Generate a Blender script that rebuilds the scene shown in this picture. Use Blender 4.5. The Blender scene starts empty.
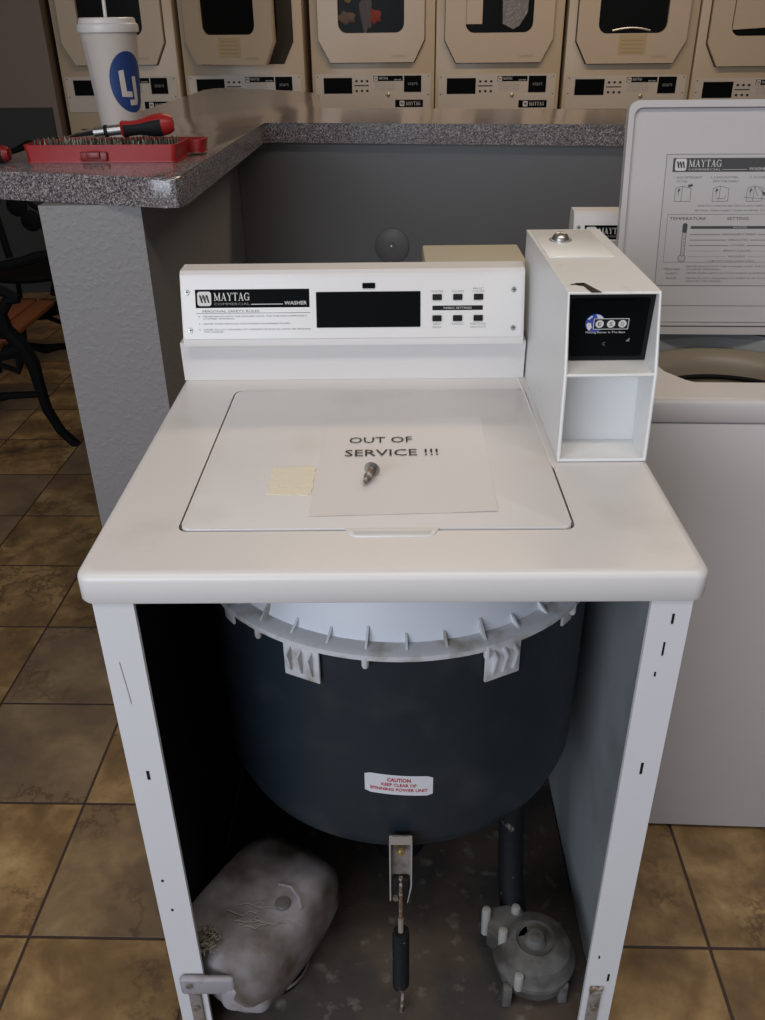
import bpy, bmesh, math, random
from mathutils import Vector, Matrix
from mathutils.geometry import tessellate_polygon
random.seed(7)
PI = math.pi
COL = bpy.context.scene.collection
R = math.radians

# ------------------------------------------------------------------ materials
MATS = {}
def mat(name, col, rough=.5, metal=0., coat=0., bump=None, var=None, spec=.5, trans=0., alpha=1., emit=None, dirt=None):
    """bump=(scale,strength,detail)  var=(scale,colour2,lo,hi)  dirt=(scale,colour,lo,hi)"""
    if name in MATS: return MATS[name]
    m = bpy.data.materials.new(name); m.use_nodes = True
    nt = m.node_tree; b = nt.nodes['Principled BSDF']; L = nt.links
    b.inputs['Base Color'].default_value = (*col, 1)
    b.inputs['Roughness'].default_value = rough
    b.inputs['Metallic'].default_value = metal
    b.inputs['Coat Weight'].default_value = coat
    b.inputs['Coat Roughness'].default_value = .12
    b.inputs['Specular IOR Level'].default_value = spec
    b.inputs['Transmission Weight'].default_value = trans
    b.inputs['Alpha'].default_value = alpha
    if emit:
        b.inputs['Emission Color'].default_value = (*emit[0], 1); b.inputs['Emission Strength'].default_value = emit[1]
    tc = nt.nodes.new('ShaderNodeTexCoord')
    def noise(scale, detail=3):
        n = nt.nodes.new('ShaderNodeTexNoise'); n.inputs['Scale'].default_value = scale
        n.inputs['Detail'].default_value = detail; L.new(tc.outputs['Object'], n.inputs['Vector']); return n
    cur = None
    for v in (var, dirt):
        if not v: continue
        n = noise(v[0], 5); mr = nt.nodes.new('ShaderNodeMapRange')
        mr.inputs['From Min'].default_value = v[2]; mr.inputs['From Max'].default_value = v[3]
        L.new(n.outputs['Fac'], mr.inputs['Value'])
        mx = nt.nodes.new('ShaderNodeMix'); mx.data_type = 'RGBA'
        mx.inputs['A'].default_value = (*col, 1); mx.inputs['B'].default_value = (*v[1], 1)
        if cur: L.new(cur, mx.inputs['A'])
        L.new(mr.outputs['Result'], mx.inputs['Factor']); cur = mx.outputs['Result']
    if cur: L.new(cur, b.inputs['Base Color'])
    if bump:
        n = noise(bump[0], bump[2] if len(bump) > 2 else 3)
        bp = nt.nodes.new('ShaderNodeBump'); bp.inputs['Strength'].default_value = bump[1]
        bp.inputs['Distance'].default_value = .003
        L.new(n.outputs['Fac'], bp.inputs['Height']); L.new(bp.outputs['Normal'], b.inputs['Normal'])
    MATS[name] = m
    return m

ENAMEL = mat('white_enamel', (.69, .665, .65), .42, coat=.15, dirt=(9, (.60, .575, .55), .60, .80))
ENAMEL2 = mat('white_enamel_side', (.66, .66, .68), .42, coat=.1, dirt=(60, (.38, .36, .34), .73, .80))
PANELW = mat('control_panel_white', (.70, .68, .665), .34, coat=.2)
LIDW = mat('lid_enamel', (.68, .655, .64), .38, coat=.2, dirt=(7, (.60, .565, .53), .57, .8))
BOXW = mat('coin_box_white', (.73, .73, .72), .38, coat=.1, dirt=(30, (.6, .59, .57), .68, .8))
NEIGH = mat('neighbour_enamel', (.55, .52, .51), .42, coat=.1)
BLACK = mat('black_gloss', (.003, .0035, .004), .5, spec=.04)
BLACKM = mat('black_matte', (.009, .009, .010), .65, spec=.2)
INK = mat('black_ink', (.02, .02, .022), .7)
GREYINK = mat('grey_ink', (.22, .21, .21), .7)
LINK = mat('light_ink', (.62, .6, .58), .6)
REDINK = mat('red_ink', (.45, .02, .04), .6)
INSIDE = mat('galvanised_inner_steel', (.30, .325, .34), .5, metal=.15, dirt=(5, (.15, .17, .18), .4, .7))
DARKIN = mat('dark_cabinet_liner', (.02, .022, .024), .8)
TUB = mat('dark_tub_enamel', (.014, .022, .030), .42, bump=(60, .05), dirt=(14, (.028, .035, .042), .5, .8), spec=.35)
RINGP = mat('white_plastic_ring', (.60, .60, .62), .5, dirt=(30, (.34, .31, .26), .5, .72))
COVERP = mat('white_tub_cover', (.66, .67, .72), .45)
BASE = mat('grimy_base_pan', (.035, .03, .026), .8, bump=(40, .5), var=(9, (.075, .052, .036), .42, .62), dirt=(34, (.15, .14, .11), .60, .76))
PLAST = mat('dusty_translucent_plastic', (.26, .24, .25), .5, dirt=(9, (.065, .046, .034), .38, .60), bump=(20, .15))
PUMP = mat('dusty_pump_plastic', (.13, .125, .118), .7, dirt=(22, (.045, .04, .035), .40, .62), bump=(50, .3))
NUB = mat('pale_plastic_nub', (.32, .31, .29), .6)
PLAST2 = mat('cleaner_translucent_plastic', (.30, .285, .31), .5, dirt=(40, (.2, .17, .15), .55, .7))
STEEL = mat('steel', (.42, .41, .39), .32, metal=.9)
RUST = mat('rusty_steel', (.18, .12, .08), .6, metal=.4, dirt=(120, (.42, .4, .38), .5, .6))
BRASS = mat('brass', (.5, .4, .2), .35, metal=.8)
BRACK = mat('painted_bracket', (.27, .24, .22), .5, metal=.2, dirt=(50, (.15, .12, .1), .5, .7))
RUBBER = mat('black_rubber', (.008, .009, .011), .7, spec=.2, dirt=(60, (.16, .14, .12), .66, .74))
LINT = mat('lint', (.22, .19, .15), .95)
PAPER = mat('white_paper', (.68, .655, .645), .55)
TAPE = mat('masking_tape', (.76, .70, .56), .8, bump=(150, .3))
FABRICBOX = mat('beige_cardboard', (.50, .46, .35), .75)
DRY = mat('almond_enamel', (.46, .36, .245), .42, coat=.1)
DRYP = mat('dryer_panel_grey', (.50, .44, .375), .45)
DRYD = mat('almond_door', (.48, .38, .27), .38, coat=.1)
GLASSD = mat('dark_door_glass', (.006, .006, .006), .3, spec=.08)
STICK = mat('yellowed_notice', (.42, .315, .175), .7)
CUPP = mat('cup_paper', (.55, .50, .45), .5)
CUPL = mat('cup_lid_plastic', (.60, .57, .54), .35)
BLUE = mat('cup_blue', (.012, .04, .16), .5)
GLOBE = mat('globe_blue', (.03, .06, .32), .4)
RED = mat('red_plastic', (.32, .012, .012), .38)
DRED = mat('dark_red_plastic', (.20, .008, .008), .35)
IRON = mat('cast_iron', (.005, .005, .005), .8, spec=.1)
SLAT = mat('orange_stained_wood', (.19, .065, .02), .5, bump=(8, .2))

def grout_floor():
    m = bpy.data.materials.new('ceramic_floor_tiles'); m.use_nodes = True
    nt = m.node_tree; b = nt.nodes['Principled BSDF']; L = nt.links; N = nt.nodes.new
    tc = N('ShaderNodeTexCoord'); P = .2988
    def math_(op, a, bb=None):
        n = N('ShaderNodeMath'); n.operation = op
        for i, x in enumerate((a, bb)):
            if x is None: continue
            if isinstance(x, (int, float)): n.inputs[i].default_value = x
            else: L.new(x, n.inputs[i])
        return n.outputs[0]
    sx = N('ShaderNodeSeparateXYZ'); L.new(tc.outputs['Object'], sx.inputs[0])
    ux = math_('DIVIDE', sx.outputs[0], P); uy = math_('DIVIDE', sx.outputs[1], P)
    fx = math_('FRACT', ux); fy = math_('FRACT', uy)
    dx = math_('MINIMUM', fx, math_('SUBTRACT', 1., fx)); dy = math_('MINIMUM', fy, math_('SUBTRACT', 1., fy))
    d = math_('MINIMUM', dx, dy)
    g = N('ShaderNodeMapRange'); g.inputs['From Min'].default_value = .007; g.inputs['From Max'].default_value = .0115
    L.new(d, g.inputs['Value'])
    cid = N('ShaderNodeCombineXYZ'); L.new(math_('FLOOR', ux), cid.inputs[0]); L.new(math_('FLOOR', uy), cid.inputs[1])
    wn = N('ShaderNodeTexWhiteNoise'); wn.noise_dimensions = '3D'; L.new(cid.outputs[0], wn.inputs['Vector'])
    off = N('ShaderNodeVectorMath'); off.operation = 'MULTIPLY_ADD'
    L.new(wn.outputs['Color'], off.inputs[0]); off.inputs[1].default_value = (9, 9, 9); L.new(tc.outputs['Object'], off.inputs[2])
    n1 = N('ShaderNodeTexNoise'); n1.inputs['Scale'].default_value = 7; n1.inputs['Detail'].default_value = 10; n1.inputs['Roughness'].default_value = .62; n1.inputs['Distortion'].default_value = .25
    L.new(off.outputs[0], n1.inputs['Vector'])
    cr = N('ShaderNodeValToRGB'); e = cr.color_ramp.elements
    e[0].position = .30; e[0].color = (.11, .066, .036, 1); e[1].position = .70; e[1].color = (.50, .34, .155, 1)
    x = cr.color_ramp.elements.new(.48); x.color = (.23, .138, .056, 1)
    x = cr.color_ramp.elements.new(.60); x.color = (.37, .235, .10, 1)
    L.new(n1.outputs['Fac'], cr.inputs[0])
    # some tiles are greyer
    mr = N('ShaderNodeMapRange'); mr.inputs['From Min'].default_value = .35; mr.inputs['From Max'].default_value = .75
    mr.inputs['To Max'].default_value = .6; L.new(wn.outputs['Value'], mr.inputs['Value'])
    mg = N('ShaderNodeMix'); mg.data_type = 'RGBA'; mg.inputs['B'].default_value = (.16, .12, .088, 1)
    L.new(mr.outputs[0], mg.inputs['Factor']); L.new(cr.outputs[0], mg.inputs['A'])
    # thin darker veins near tile middle
    n2 = N('ShaderNodeTexNoise'); n2.inputs['Scale'].default_value = 11; n2.inputs['Detail'].default_value = 7; n2.inputs['Roughness'].default_value = .65
    L.new(off.outputs[0], n2.inputs['Vector'])
    v = math_('ABSOLUTE', math_('SUBTRACT', n2.outputs['Fac'], .5))
    vr = N('ShaderNodeMapRange'); vr.inputs['From Min'].default_value = 0; vr.inputs['From Max'].default_value = .035
    vr.inputs['To Min'].default_value = 1; vr.inputs['To Max'].default_value = 0; L.new(v, vr.inputs['Value'])
    n3 = N('ShaderNodeTexNoise'); n3.inputs['Scale'].default_value = 4; L.new(off.outputs[0], n3.inputs['Vector'])
    gate = N('ShaderNodeMapRange'); gate.inputs['From Min'].default_value = .5; gate.inputs['From Max'].default_value = .62; L.new(n3.outputs['Fac'], gate.inputs['Value'])
    vm = math_('MULTIPLY', math_('MULTIPLY', vr.outputs[0], gate.outputs[0]), .8)
    mv = N('ShaderNodeMix'); mv.data_type = 'RGBA'; mv.inputs['B'].default_value = (.085, .045, .022, 1)
    L.new(vm, mv.inputs['Factor']); L.new(mg.outputs['Result'], mv.inputs['A'])
    mx = N('ShaderNodeMix'); mx.data_type = 'RGBA'; mx.inputs['A'].default_value = (.055, .032, .024, 1)
    L.new(g.outputs[0], mx.inputs['Factor']); L.new(mv.outputs['Result'], mx.inputs['B'])
    L.new(mx.outputs['Result'], b.inputs['Base Color'])
    b.inputs['Roughness'].default_value = .5
    bp = N('ShaderNodeBump'); bp.inputs['Strength'].default_value = .5; bp.inputs['Distance'].default_value = .003
    hm = math_('ADD', g.outputs[0], math_('MULTIPLY', n2.outputs['Fac'], .5)); L.new(hm, bp.inputs['Height']); L.new(bp.outputs[0], b.inputs['Normal'])
    return m

def granite():
    m = bpy.data.materials.new('speckled_laminate'); m.use_nodes = True
    nt = m.node_tree; b = nt.nodes['Principled BSDF']; L = nt.links; N = nt.nodes.new
    tc = N('ShaderNodeTexCoord')
    v = N('ShaderNodeTexVoronoi'); v.inputs['Scale'].default_value = 430; L.new(tc.outputs['Object'], v.inputs['Vector'])
    sp = N('ShaderNodeSeparateColor'); L.new(v.outputs['Color'], sp.inputs[0])
    cr = N('ShaderNodeValToRGB'); cr.color_ramp.interpolation = 'CONSTANT'
    e = cr.color_ramp.elements; e[0].color = (.045, .042, .045, 1); e[1].position = .2; e[1].color = (.125, .11, .115, 1)
    x = e.new(.6); x.color = (.23, .20, .20, 1); x = e.new(.85); x.color = (.38, .34, .33, 1)
    L.new(sp.outputs[0], cr.inputs[0]); L.new(cr.outputs[0], b.inputs['Base Color'])
    b.inputs['Roughness'].default_value = .16
    b.inputs['Coat Weight'].default_value = .3; b.inputs['Coat Roughness'].default_value = .12
    return m
GRAN = granite()

def plaster():
    m = bpy.data.materials.new('textured_grey_plaster'); m.use_nodes = True
    nt = m.node_tree; b = nt.nodes['Principled BSDF']; L = nt.links; N = nt.nodes.new
    tc = N('ShaderNodeTexCoord')
    b.inputs['Base Color'].default_value = (.225, .213, .212, 1); b.inputs['Roughness'].default_value = .5
    n = N('ShaderNodeTexNoise'); n.inputs['Scale'].default_value = 80; n.inputs['Detail'].default_value = 2; L.new(tc.outputs['Object'], n.inputs['Vector'])
    r = N('ShaderNodeMapRange'); r.inputs['From Min'].default_value = .5; r.inputs['From Max'].default_value = .62; L.new(n.outputs['Fac'], r.inputs['Value'])
    bp = N('ShaderNodeBump'); bp.inputs['Strength'].default_value = .3; bp.inputs['Distance'].default_value = .0015
    L.new(r.outputs[0], bp.inputs['Height']); L.new(bp.outputs[0], b.inputs['Normal'])
    return m
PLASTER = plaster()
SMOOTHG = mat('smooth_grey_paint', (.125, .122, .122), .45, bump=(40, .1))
TAUPE = mat('taupe_paint', (.17, .125, .10), .6, bump=(30, .1))
CEIL = mat('ceiling_paint', (.45, .42, .38), .8)

# ------------------------------------------------------------------ mesh builder
class MB:
    def __init__(s): s.v = []; s.f = []; s.m = Matrix(); s.mats = []
    def mi(s, m):
        if m not in s.mats: s.mats.append(m)
        return s.mats.index(m)
    def add(s, vs, fs, m):
        o = len(s.v); k = s.mi(m)
        s.v += [s.m @ Vector(p) for p in vs]
        s.f += [([o + i for i in f], k) for f in fs]
    def addbm(s, bm, m):
        bm.verts.index_update()
        s.add([v.co.copy() for v in bm.verts], [[v.index for v in f.verts] for f in bm.faces], m); bm.free()
    def box(s, x0, x1, y0, y1, z0, z1, m, bev=0, seg=2):
        bm = bmesh.new(); bmesh.ops.create_cube(bm, size=1)
        for v in bm.verts:
            v.co = Vector(((x0 + x1) / 2 + v.co.x * (x1 - x0), (y0 + y1) / 2 + v.co.y * (y1 - y0), (z0 + z1) / 2 + v.co.z * (z1 - z0)))
        if bev: bmesh.ops.bevel(bm, geom=bm.edges[:], offset=bev, segments=seg, profile=.5, affect='EDGES')
        s.addbm(bm, m)
    def prism(s, pts, z0, z1, m, holes=(), bev=0):
        """2-D outline (x,y) extruded along z, with holes"""
        def ccw(p): return p if sum(p[i][0] * p[(i + 1) % len(p)][1] - p[(i + 1) % len(p)][0] * p[i][1] for i in range(len(p))) > 0 else p[::-1]
        if bev and not holes:
            bm = bmesh.new(); pts = ccw(list(pts)); n = len(pts)
            a = [bm.verts.new((x, y, z0)) for x, y in pts]; b = [bm.verts.new((x, y, z1)) for x, y in pts]
            bm.faces.new(a[::-1]); top = bm.faces.new(b)
            for i in range(n): bm.faces.new((a[i], a[(i + 1) % n], b[(i + 1) % n], b[i]))
            bmesh.ops.bevel(bm, geom=list(top.edges), offset=bev, segments=3, profile=.5, affect='EDGES')
            s.addbm(bm, m); return
        loops = [ccw(list(pts))] + [ccw(list(h))[::-1] for h in holes]
        flat = [p for l in loops for p in l]; n = len(flat)
        tri = tessellate_polygon([[Vector((x, y, 0)) for x, y in l] for l in loops])
        vs = [(x, y, z0) for x, y in flat] + [(x, y, z1) for x, y in flat]; fs = []
        for t in tri:
            a, b, c = [Vector(flat[i]) for i in t]
            t = tuple(t) if (b - a).cross(c - a) > 0 else tuple(t)[::-1]
            fs.append([i + n for i in t]); fs.append([i for i in t[::-1]])
        o = 0
        for l in loops:
            k = len(l)
            for i in range(k): fs.append((o + i, o + (i + 1) % k, o + (i + 1) % k + n, o + i + n))
            o += k
        s.add(vs, fs, m)
    def flat(s, pts, m, z=0):
        s.add([(x, y, z) for x, y in pts], [list(range(len(pts)))], m)
    def rect(s, x0, x1, y0, y1, m, z=0): s.flat([(x0, y0), (x1, y0), (x1, y1), (x0, y1)], m, z)
    def lathe(s, prof, m, seg=32, a0=0, a1=2 * PI, cx=0, cy=0):
        full = abs(a1 - a0 - 2 * PI) < 1e-6; k = seg if full else seg + 1
        vs = []; fs = []
        for i in range(k):
            a = a0 + (a1 - a0) * i / seg
            vs += [(cx + r * math.cos(a), cy + r * math.sin(a), z) for r, z in prof]
        n = len(prof)
        for i in range(seg):
            j = (i + 1) % k
            for q in range(n - 1):
                fs.append((i * n + q, j * n + q, j * n + q + 1, i * n + q + 1))
        s.add(vs, fs, m)
    def cyl(s, p0, p1, r0, m, r1=None, seg=16):
        p0 = Vector(p0); p1 = Vector(p1); r1 = r0 if r1 is None else r1
        q = (p1 - p0).to_track_quat('Z', 'Y').to_matrix().to_4x4(); L = (p1 - p0).length
        old = s.m; s.m = old @ Matrix.Translation(p0) @ q
        s.lathe([(0, 0), (r0, 0), (r1, L), (0, L)], m, seg); s.m = old
    def tube(s, pts, r, m, seg=8):
        pts = [Vector(p) for p in pts]; vs = []; fs = []; n = len(pts)
        rs = r if isinstance(r, (list, tuple)) else [r] * n
        nrm = None
        for i, p in enumerate(pts):
            t = (pts[min(i + 1, n - 1)] - pts[max(i - 1, 0)]).normalized()
            if nrm is None:
                nrm = t.orthogonal().normalized()
            nrm = (nrm - t * nrm.dot(t)).normalized(); bn = t.cross(nrm)
            for k in range(seg):
                a = 2 * PI * k / seg; vs.append(p + rs[i] * (math.cos(a) * nrm + math.sin(a) * bn))
        for i in range(n - 1):
            for k in range(seg):
                j = (k + 1) % seg; fs.append((i * seg + k, i * seg + j, (i + 1) * seg + j, (i + 1) * seg + k))
        fs.append(list(range(seg))[::-1]); fs.append([(n - 1) * seg + k for k in range(seg)])
        s.add(vs, fs, m)
    def text(s, body, x, y, h, m, w=None, bold=0., align='LEFT', z=.0004, sp=1.):
        """cap height h; w = total width wanted"""
        cu = bpy.data.curves.new('glyphs', 'FONT'); cu.body = body; cu.size = 1; cu.offset = bold; cu.resolution_u = 2; cu.space_character = sp
        ob = bpy.data.objects.new('glyphs', cu); COL.objects.link(ob)
        bpy.context.view_layer.update()
        me = bpy.data.meshes.new_from_object(ob.evaluated_get(bpy.context.evaluated_depsgraph_get()))
        co = [v.co.copy() for v in me.vertices]
        if co:
            x0 = min(c.x for c in co); x1 = max(c.x for c in co)
            sy = h / .69; sx = (w / (x1 - x0)) if w else sy
            W = (x1 - x0) * sx; ox = {'LEFT': x, 'CENTER': x - W / 2, 'RIGHT': x - W}[align]
            s.add([(ox + (c.x - x0) * sx, y + c.y * sy, z) for c in co], [list(p.vertices) for p in me.polygons], m)
        bpy.data.objects.remove(ob); bpy.data.curves.remove(cu); bpy.data.meshes.remove(me)
    def build(s, name, parent=None, smooth=35, loc=None):
        me = bpy.data.meshes.new(name)
        me.from_pydata([tuple(v) for v in s.v], [], [f for f, _ in s.f])
        for m in s.mats: me.materials.append(m)
        for p, (_, k) in zip(me.polygons, s.f): p.material_index = k; p.use_smooth = True
        me.update(); me.set_sharp_from_angle(angle=R(smooth))
        o = bpy.data.objects.new(name, me); COL.objects.link(o)
        if parent: o.parent = parent
        if loc: o.location = loc
        return o
    def face(s, origin, xd, yd):
        """set local frame: x right, y up, z outward"""
        X = Vector(xd).normalized(); Y = Vector(yd); Y = (Y - X * Y.dot(X)).normalized(); Z = X.cross(Y)
        s.m = Matrix(((X.x, Y.x, Z.x, origin[0]), (X.y, Y.y, Z.y, origin[1]), (X.z, Y.z, Z.z, origin[2]), (0, 0, 0, 1))); return s

def rr(x0, x1, y0, y1, r, n=5):
    rs = r if isinstance(r, (list, tuple)) else [r] * 4     # bl br tr tl
    out = []
    for (cx, cy, a, q) in ((x0, y0, PI, rs[0]), (x1, y0, 1.5 * PI, rs[1]), (x1, y1, 0, rs[2]), (x0, y1, .5 * PI, rs[3])):
        sx = cx + (q if cx == x0 else -q); sy = cy + (q if cy == y0 else -q)
        for k in range(n + 1):
            b = a + .5 * PI * k / n; out.append((sx + q * math.cos(b), sy + q * math.sin(b)))
    return out
def circ(cx, cy, r, n=24): return [(cx + r * math.cos(2 * PI * i / n), cy + r * math.sin(2 * PI * i / n)) for i in range(n)]

def tag(o, label, cat, group=None, kind=None):
    if label: o['label'] = label
    if cat: o['category'] = cat
    if group: o['group'] = group
    if kind: o['kind'] = kind
    return o
def thing(name, label, cat, loc=(0, 0, 0), rz=0, group=None):
    o = bpy.data.objects.new(name, None); COL.objects.link(o); o.location = loc; o.rotation_euler = (0, 0, rz)
    o.empty_display_size = .1
    return tag(o, label, cat, group)
def struct(name, mb): o = mb.build(name); o['kind'] = 'structure'; return o
def copy_tree(o, parent=None):
    c = o.copy(); COL.objects.link(c); c.parent = parent
    for ch in list(o.children): copy_tree(ch, c)
    return c

# serif capitals for the maker's name, each letter in a 1 x 1 box: list of quads
def serif_word(mb, word, x, y, h, w, m, z=.0005):
    T, t, e = .2, .075, .07
    def stroke(x0, y0, x1, y1, wd): return [(x0 - wd / 2, y0), (x0 + wd / 2, y0), (x1 + wd / 2, y1), (x1 - wd / 2, y1)]
    def bar(x0, x1, y0, y1): return [(x0, y0), (x1, y0), (x1, y1), (x0, y1)]
    G = {
     'M': (1.25, [stroke(.17, 0, .17, 1, t), stroke(1.05, 0, 1.05, 1, T), stroke(.17, 1, .62, .05, T), stroke(1.05, 1, .62, .05, t), bar(0, .34, 0, e), bar(.86, 1.24, 0, e), bar(0, .3, 1 - e, 1), bar(.98, 1.24, 1 - e, 1)]),
     'A': (1.02, [stroke(.14, 0, .5, 1, t), stroke(.84, 0, .48, 1, T), bar(.25, .72, .3, .38), bar(0, .3, 0, e), bar(.64, 1.02, 0, e)]),
     'Y': (.98, [stroke(.16, 1, .5, .45, T), stroke(.84, 1, .5, .45, t), stroke(.5, 0, .5, .5, T), bar(.32, .68, 0, e), bar(0, .36, 1 - e, 1), bar(.68, .98, 1 - e, 1)]),
     'T': (.92, [stroke(.46, 0, .46, 1, T), bar(0, .92, 1 - e, 1), bar(.28, .64, 0, e), bar(0, .06, .75, 1), bar(.86, .92, .75, 1)]),
     'G': (1.02, None)}
    tot = sum(G[c][0] + .1 for c in word) - .1; sx = w / tot; cx = x
    for c in word:
        W, qs = G[c]
        if c == 'G':
            qs = []; n = 14
            for i in range(n):
                a = R(50) + R(280) * i / n; b = R(50) + R(280) * (i + 1) / n
                f = lambda q, ro: (.5 + ro * .5 * math.cos(q), .5 + ro * .5 * math.sin(q))
                k1 = 1 - (.12 + .24 * abs(math.cos(a))); k2 = 1 - (.12 + .24 * abs(math.cos(b)))
                qs.append([(.5 + .5 * math.cos(a), .5 + .5 * math.sin(a)), (.5 + .5 * math.cos(b), .5 + .5 * math.sin(b)), (.5 + .5 * k2 * math.cos(b), .5 + .46 * (1 - (1 - k2) * .5) * math.sin(b)), (.5 + .5 * k1 * math.cos(a), .5 + .46 * (1 - (1 - k1) * .5) * math.sin(a))])
            qs += [bar(.74, .94, .05, .45), bar(.58, 1.02, .4, .47), bar(.85, .92, .68, .95)]
        for q in qs: mb.flat([(cx + px * sx, y + py * h) for px, py in q], m, z)
        cx += (W + .1) * sx
def logo(mb, x, y, sz, m1, m2, z=.0004):
    mb.flat(rr(x, x + sz, y, y + sz, sz * .18, 3), m1, z)
    for k in range(3):
        a = x + sz * (.14 + .24 * k)
        mb.flat([(a + sz * .14, y + sz * .22), (a + sz * .26, y + sz * .22), (a + sz * .12, y + sz * .76), (a - sz * .02, y + sz * .76)], m2, z + .0002)
    for k in range(2):
        a = x + sz * (.26 + .24 * k)
        mb.flat([(a, y + sz * .22), (a + sz * .05, y + sz * .22), (a + sz * .17, y + sz * .76), (a + sz * .12, y + sz * .76)], m2, z + .0002)

# ------------------------------------------------------------------ room
GA = -.0185
mb = MB(); mb.box(-2.988 * 1.2, 2.988 * 1.2, -2.988 * 1.3, 2.988 * 1.75, -.05, 0, grout_floor())
fl = struct('floor', mb); fl.location = (-.648, .217, 0); fl.rotation_euler.z = GA
mb = MB(); mb.box(-4, 3.6, 5.15, 5.25, 0, 2.8, TAUPE); struct('wall_back', mb)
mb = MB(); mb.box(-4, -1.83, 4.47, 5.149, 0, 2.8, TAUPE); struct('wall_alcove', mb)
mb = MB(); mb.box(-4.1, -4.001, -3.6, 5.2, 0, 2.8, TAUPE); struct('wall_left', mb)
mb = MB(); mb.box(3.601, 3.7, -3.6, 5.2, 0, 2.8, TAUPE); struct('wall_right', mb)
mb = MB(); mb.box(-4.1, 3.7, -3.6, 5.25, 2.801, 2.9, CEIL); struct('ceiling', mb)

mb = MB(); mb.box(-3.99, -1.86, 4.455, 4.469, .001, 1.02, mat('painted_wall_shade', (.022, .024, .022), .7)); struct('wall_shade_sheet', mb)  # added dark sheet, paints shade onto the lower alcove wall
# half wall around the washer bay
mb = MB()
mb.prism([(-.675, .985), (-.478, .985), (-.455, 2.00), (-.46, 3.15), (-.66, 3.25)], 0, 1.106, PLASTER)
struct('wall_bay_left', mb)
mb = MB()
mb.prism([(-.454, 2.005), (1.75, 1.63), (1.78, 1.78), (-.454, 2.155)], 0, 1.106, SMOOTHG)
struct('wall_bay_back', mb)

# speckled bar counter, L-shaped, bullnose edge
def counter():
    pts = [(-.80, 1.09)]
    pts += [(-.78, 1.06), (-.76, 1.05), (-.46, .955), (-.42, .94), (-.395, .945), (-.385, .97)]
    pts += [(-.362, 1.93), (-.345, 1.945), (1.72, 1.585), (1.80, 2.03), (-.20, 2.40), (-.235, 2.44), (-.28, 3.05), (-.31, 3.15), (-.38, 3.26), (-.70, 3.52), (-.78, 3.50), (-.81, 3.40), (-.84, 1.2)]
    bm = bmesh.new(); n = len(pts)
    a = [bm.verts.new((x, y, 1.107)) for x, y in pts]; b = [bm.verts.new((x, y, 1.16)) for x, y in pts]
    fb = bm.faces.new(a[::-1]); ft = bm.faces.new(b)
    for i in range(n): bm.faces.new((a[i], a[(i + 1) % n], b[(i + 1) % n], b[i]))
    bmesh.ops.bevel(bm, geom=list(ft.edges), offset=.006, segments=3, profile=.5, affect='EDGES')
    mb = MB(); mb.addbm(bm, GRAN); return mb.build('counter_top')
tag(counter(), 'speckled grey bar-height countertop running round the grey half wall', 'counter')

# round blank cover plate on the bay's back wall
mb = MB(); d = Vector((1, -.17, 0)).normalized()
mb.face((.005, 2.005 - .459 * .17 - .001, .816), (d.x, d.y, 0), (0, 0, 1))
mb.lathe([(.052, 0), (.052, .004), (.047, .007), (.012, .0075), (.011, .011), (0, .0115)], SMOOTHG, 40)
mb.lathe([(.0035, .0115), (.0035, .013), (0, .0135)], STEEL, 12)
tag(mb.build('cover_plate'), 'round grey cover plate on the dark wall behind the washer', 'cover plate')

# beige carton standing behind the washer
mb = MB(); mb.box(.066, .262, .84, 1.08, .001, 1.004, FABRICBOX, .004)
tag(mb.build('carton'), 'plain beige carton standing behind the washer console', 'box')

# ------------------------------------------------------------------ washer builder
W2 = .3275; ZT = .914
def small_text_block(mb, lines, x, y, h, m, lh, w=None, z=.0004):
    for i, l in enumerate(lines): mb.text(l, x, y - i * lh, h, m, w=None if w is None else w[i], z=z)

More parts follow.
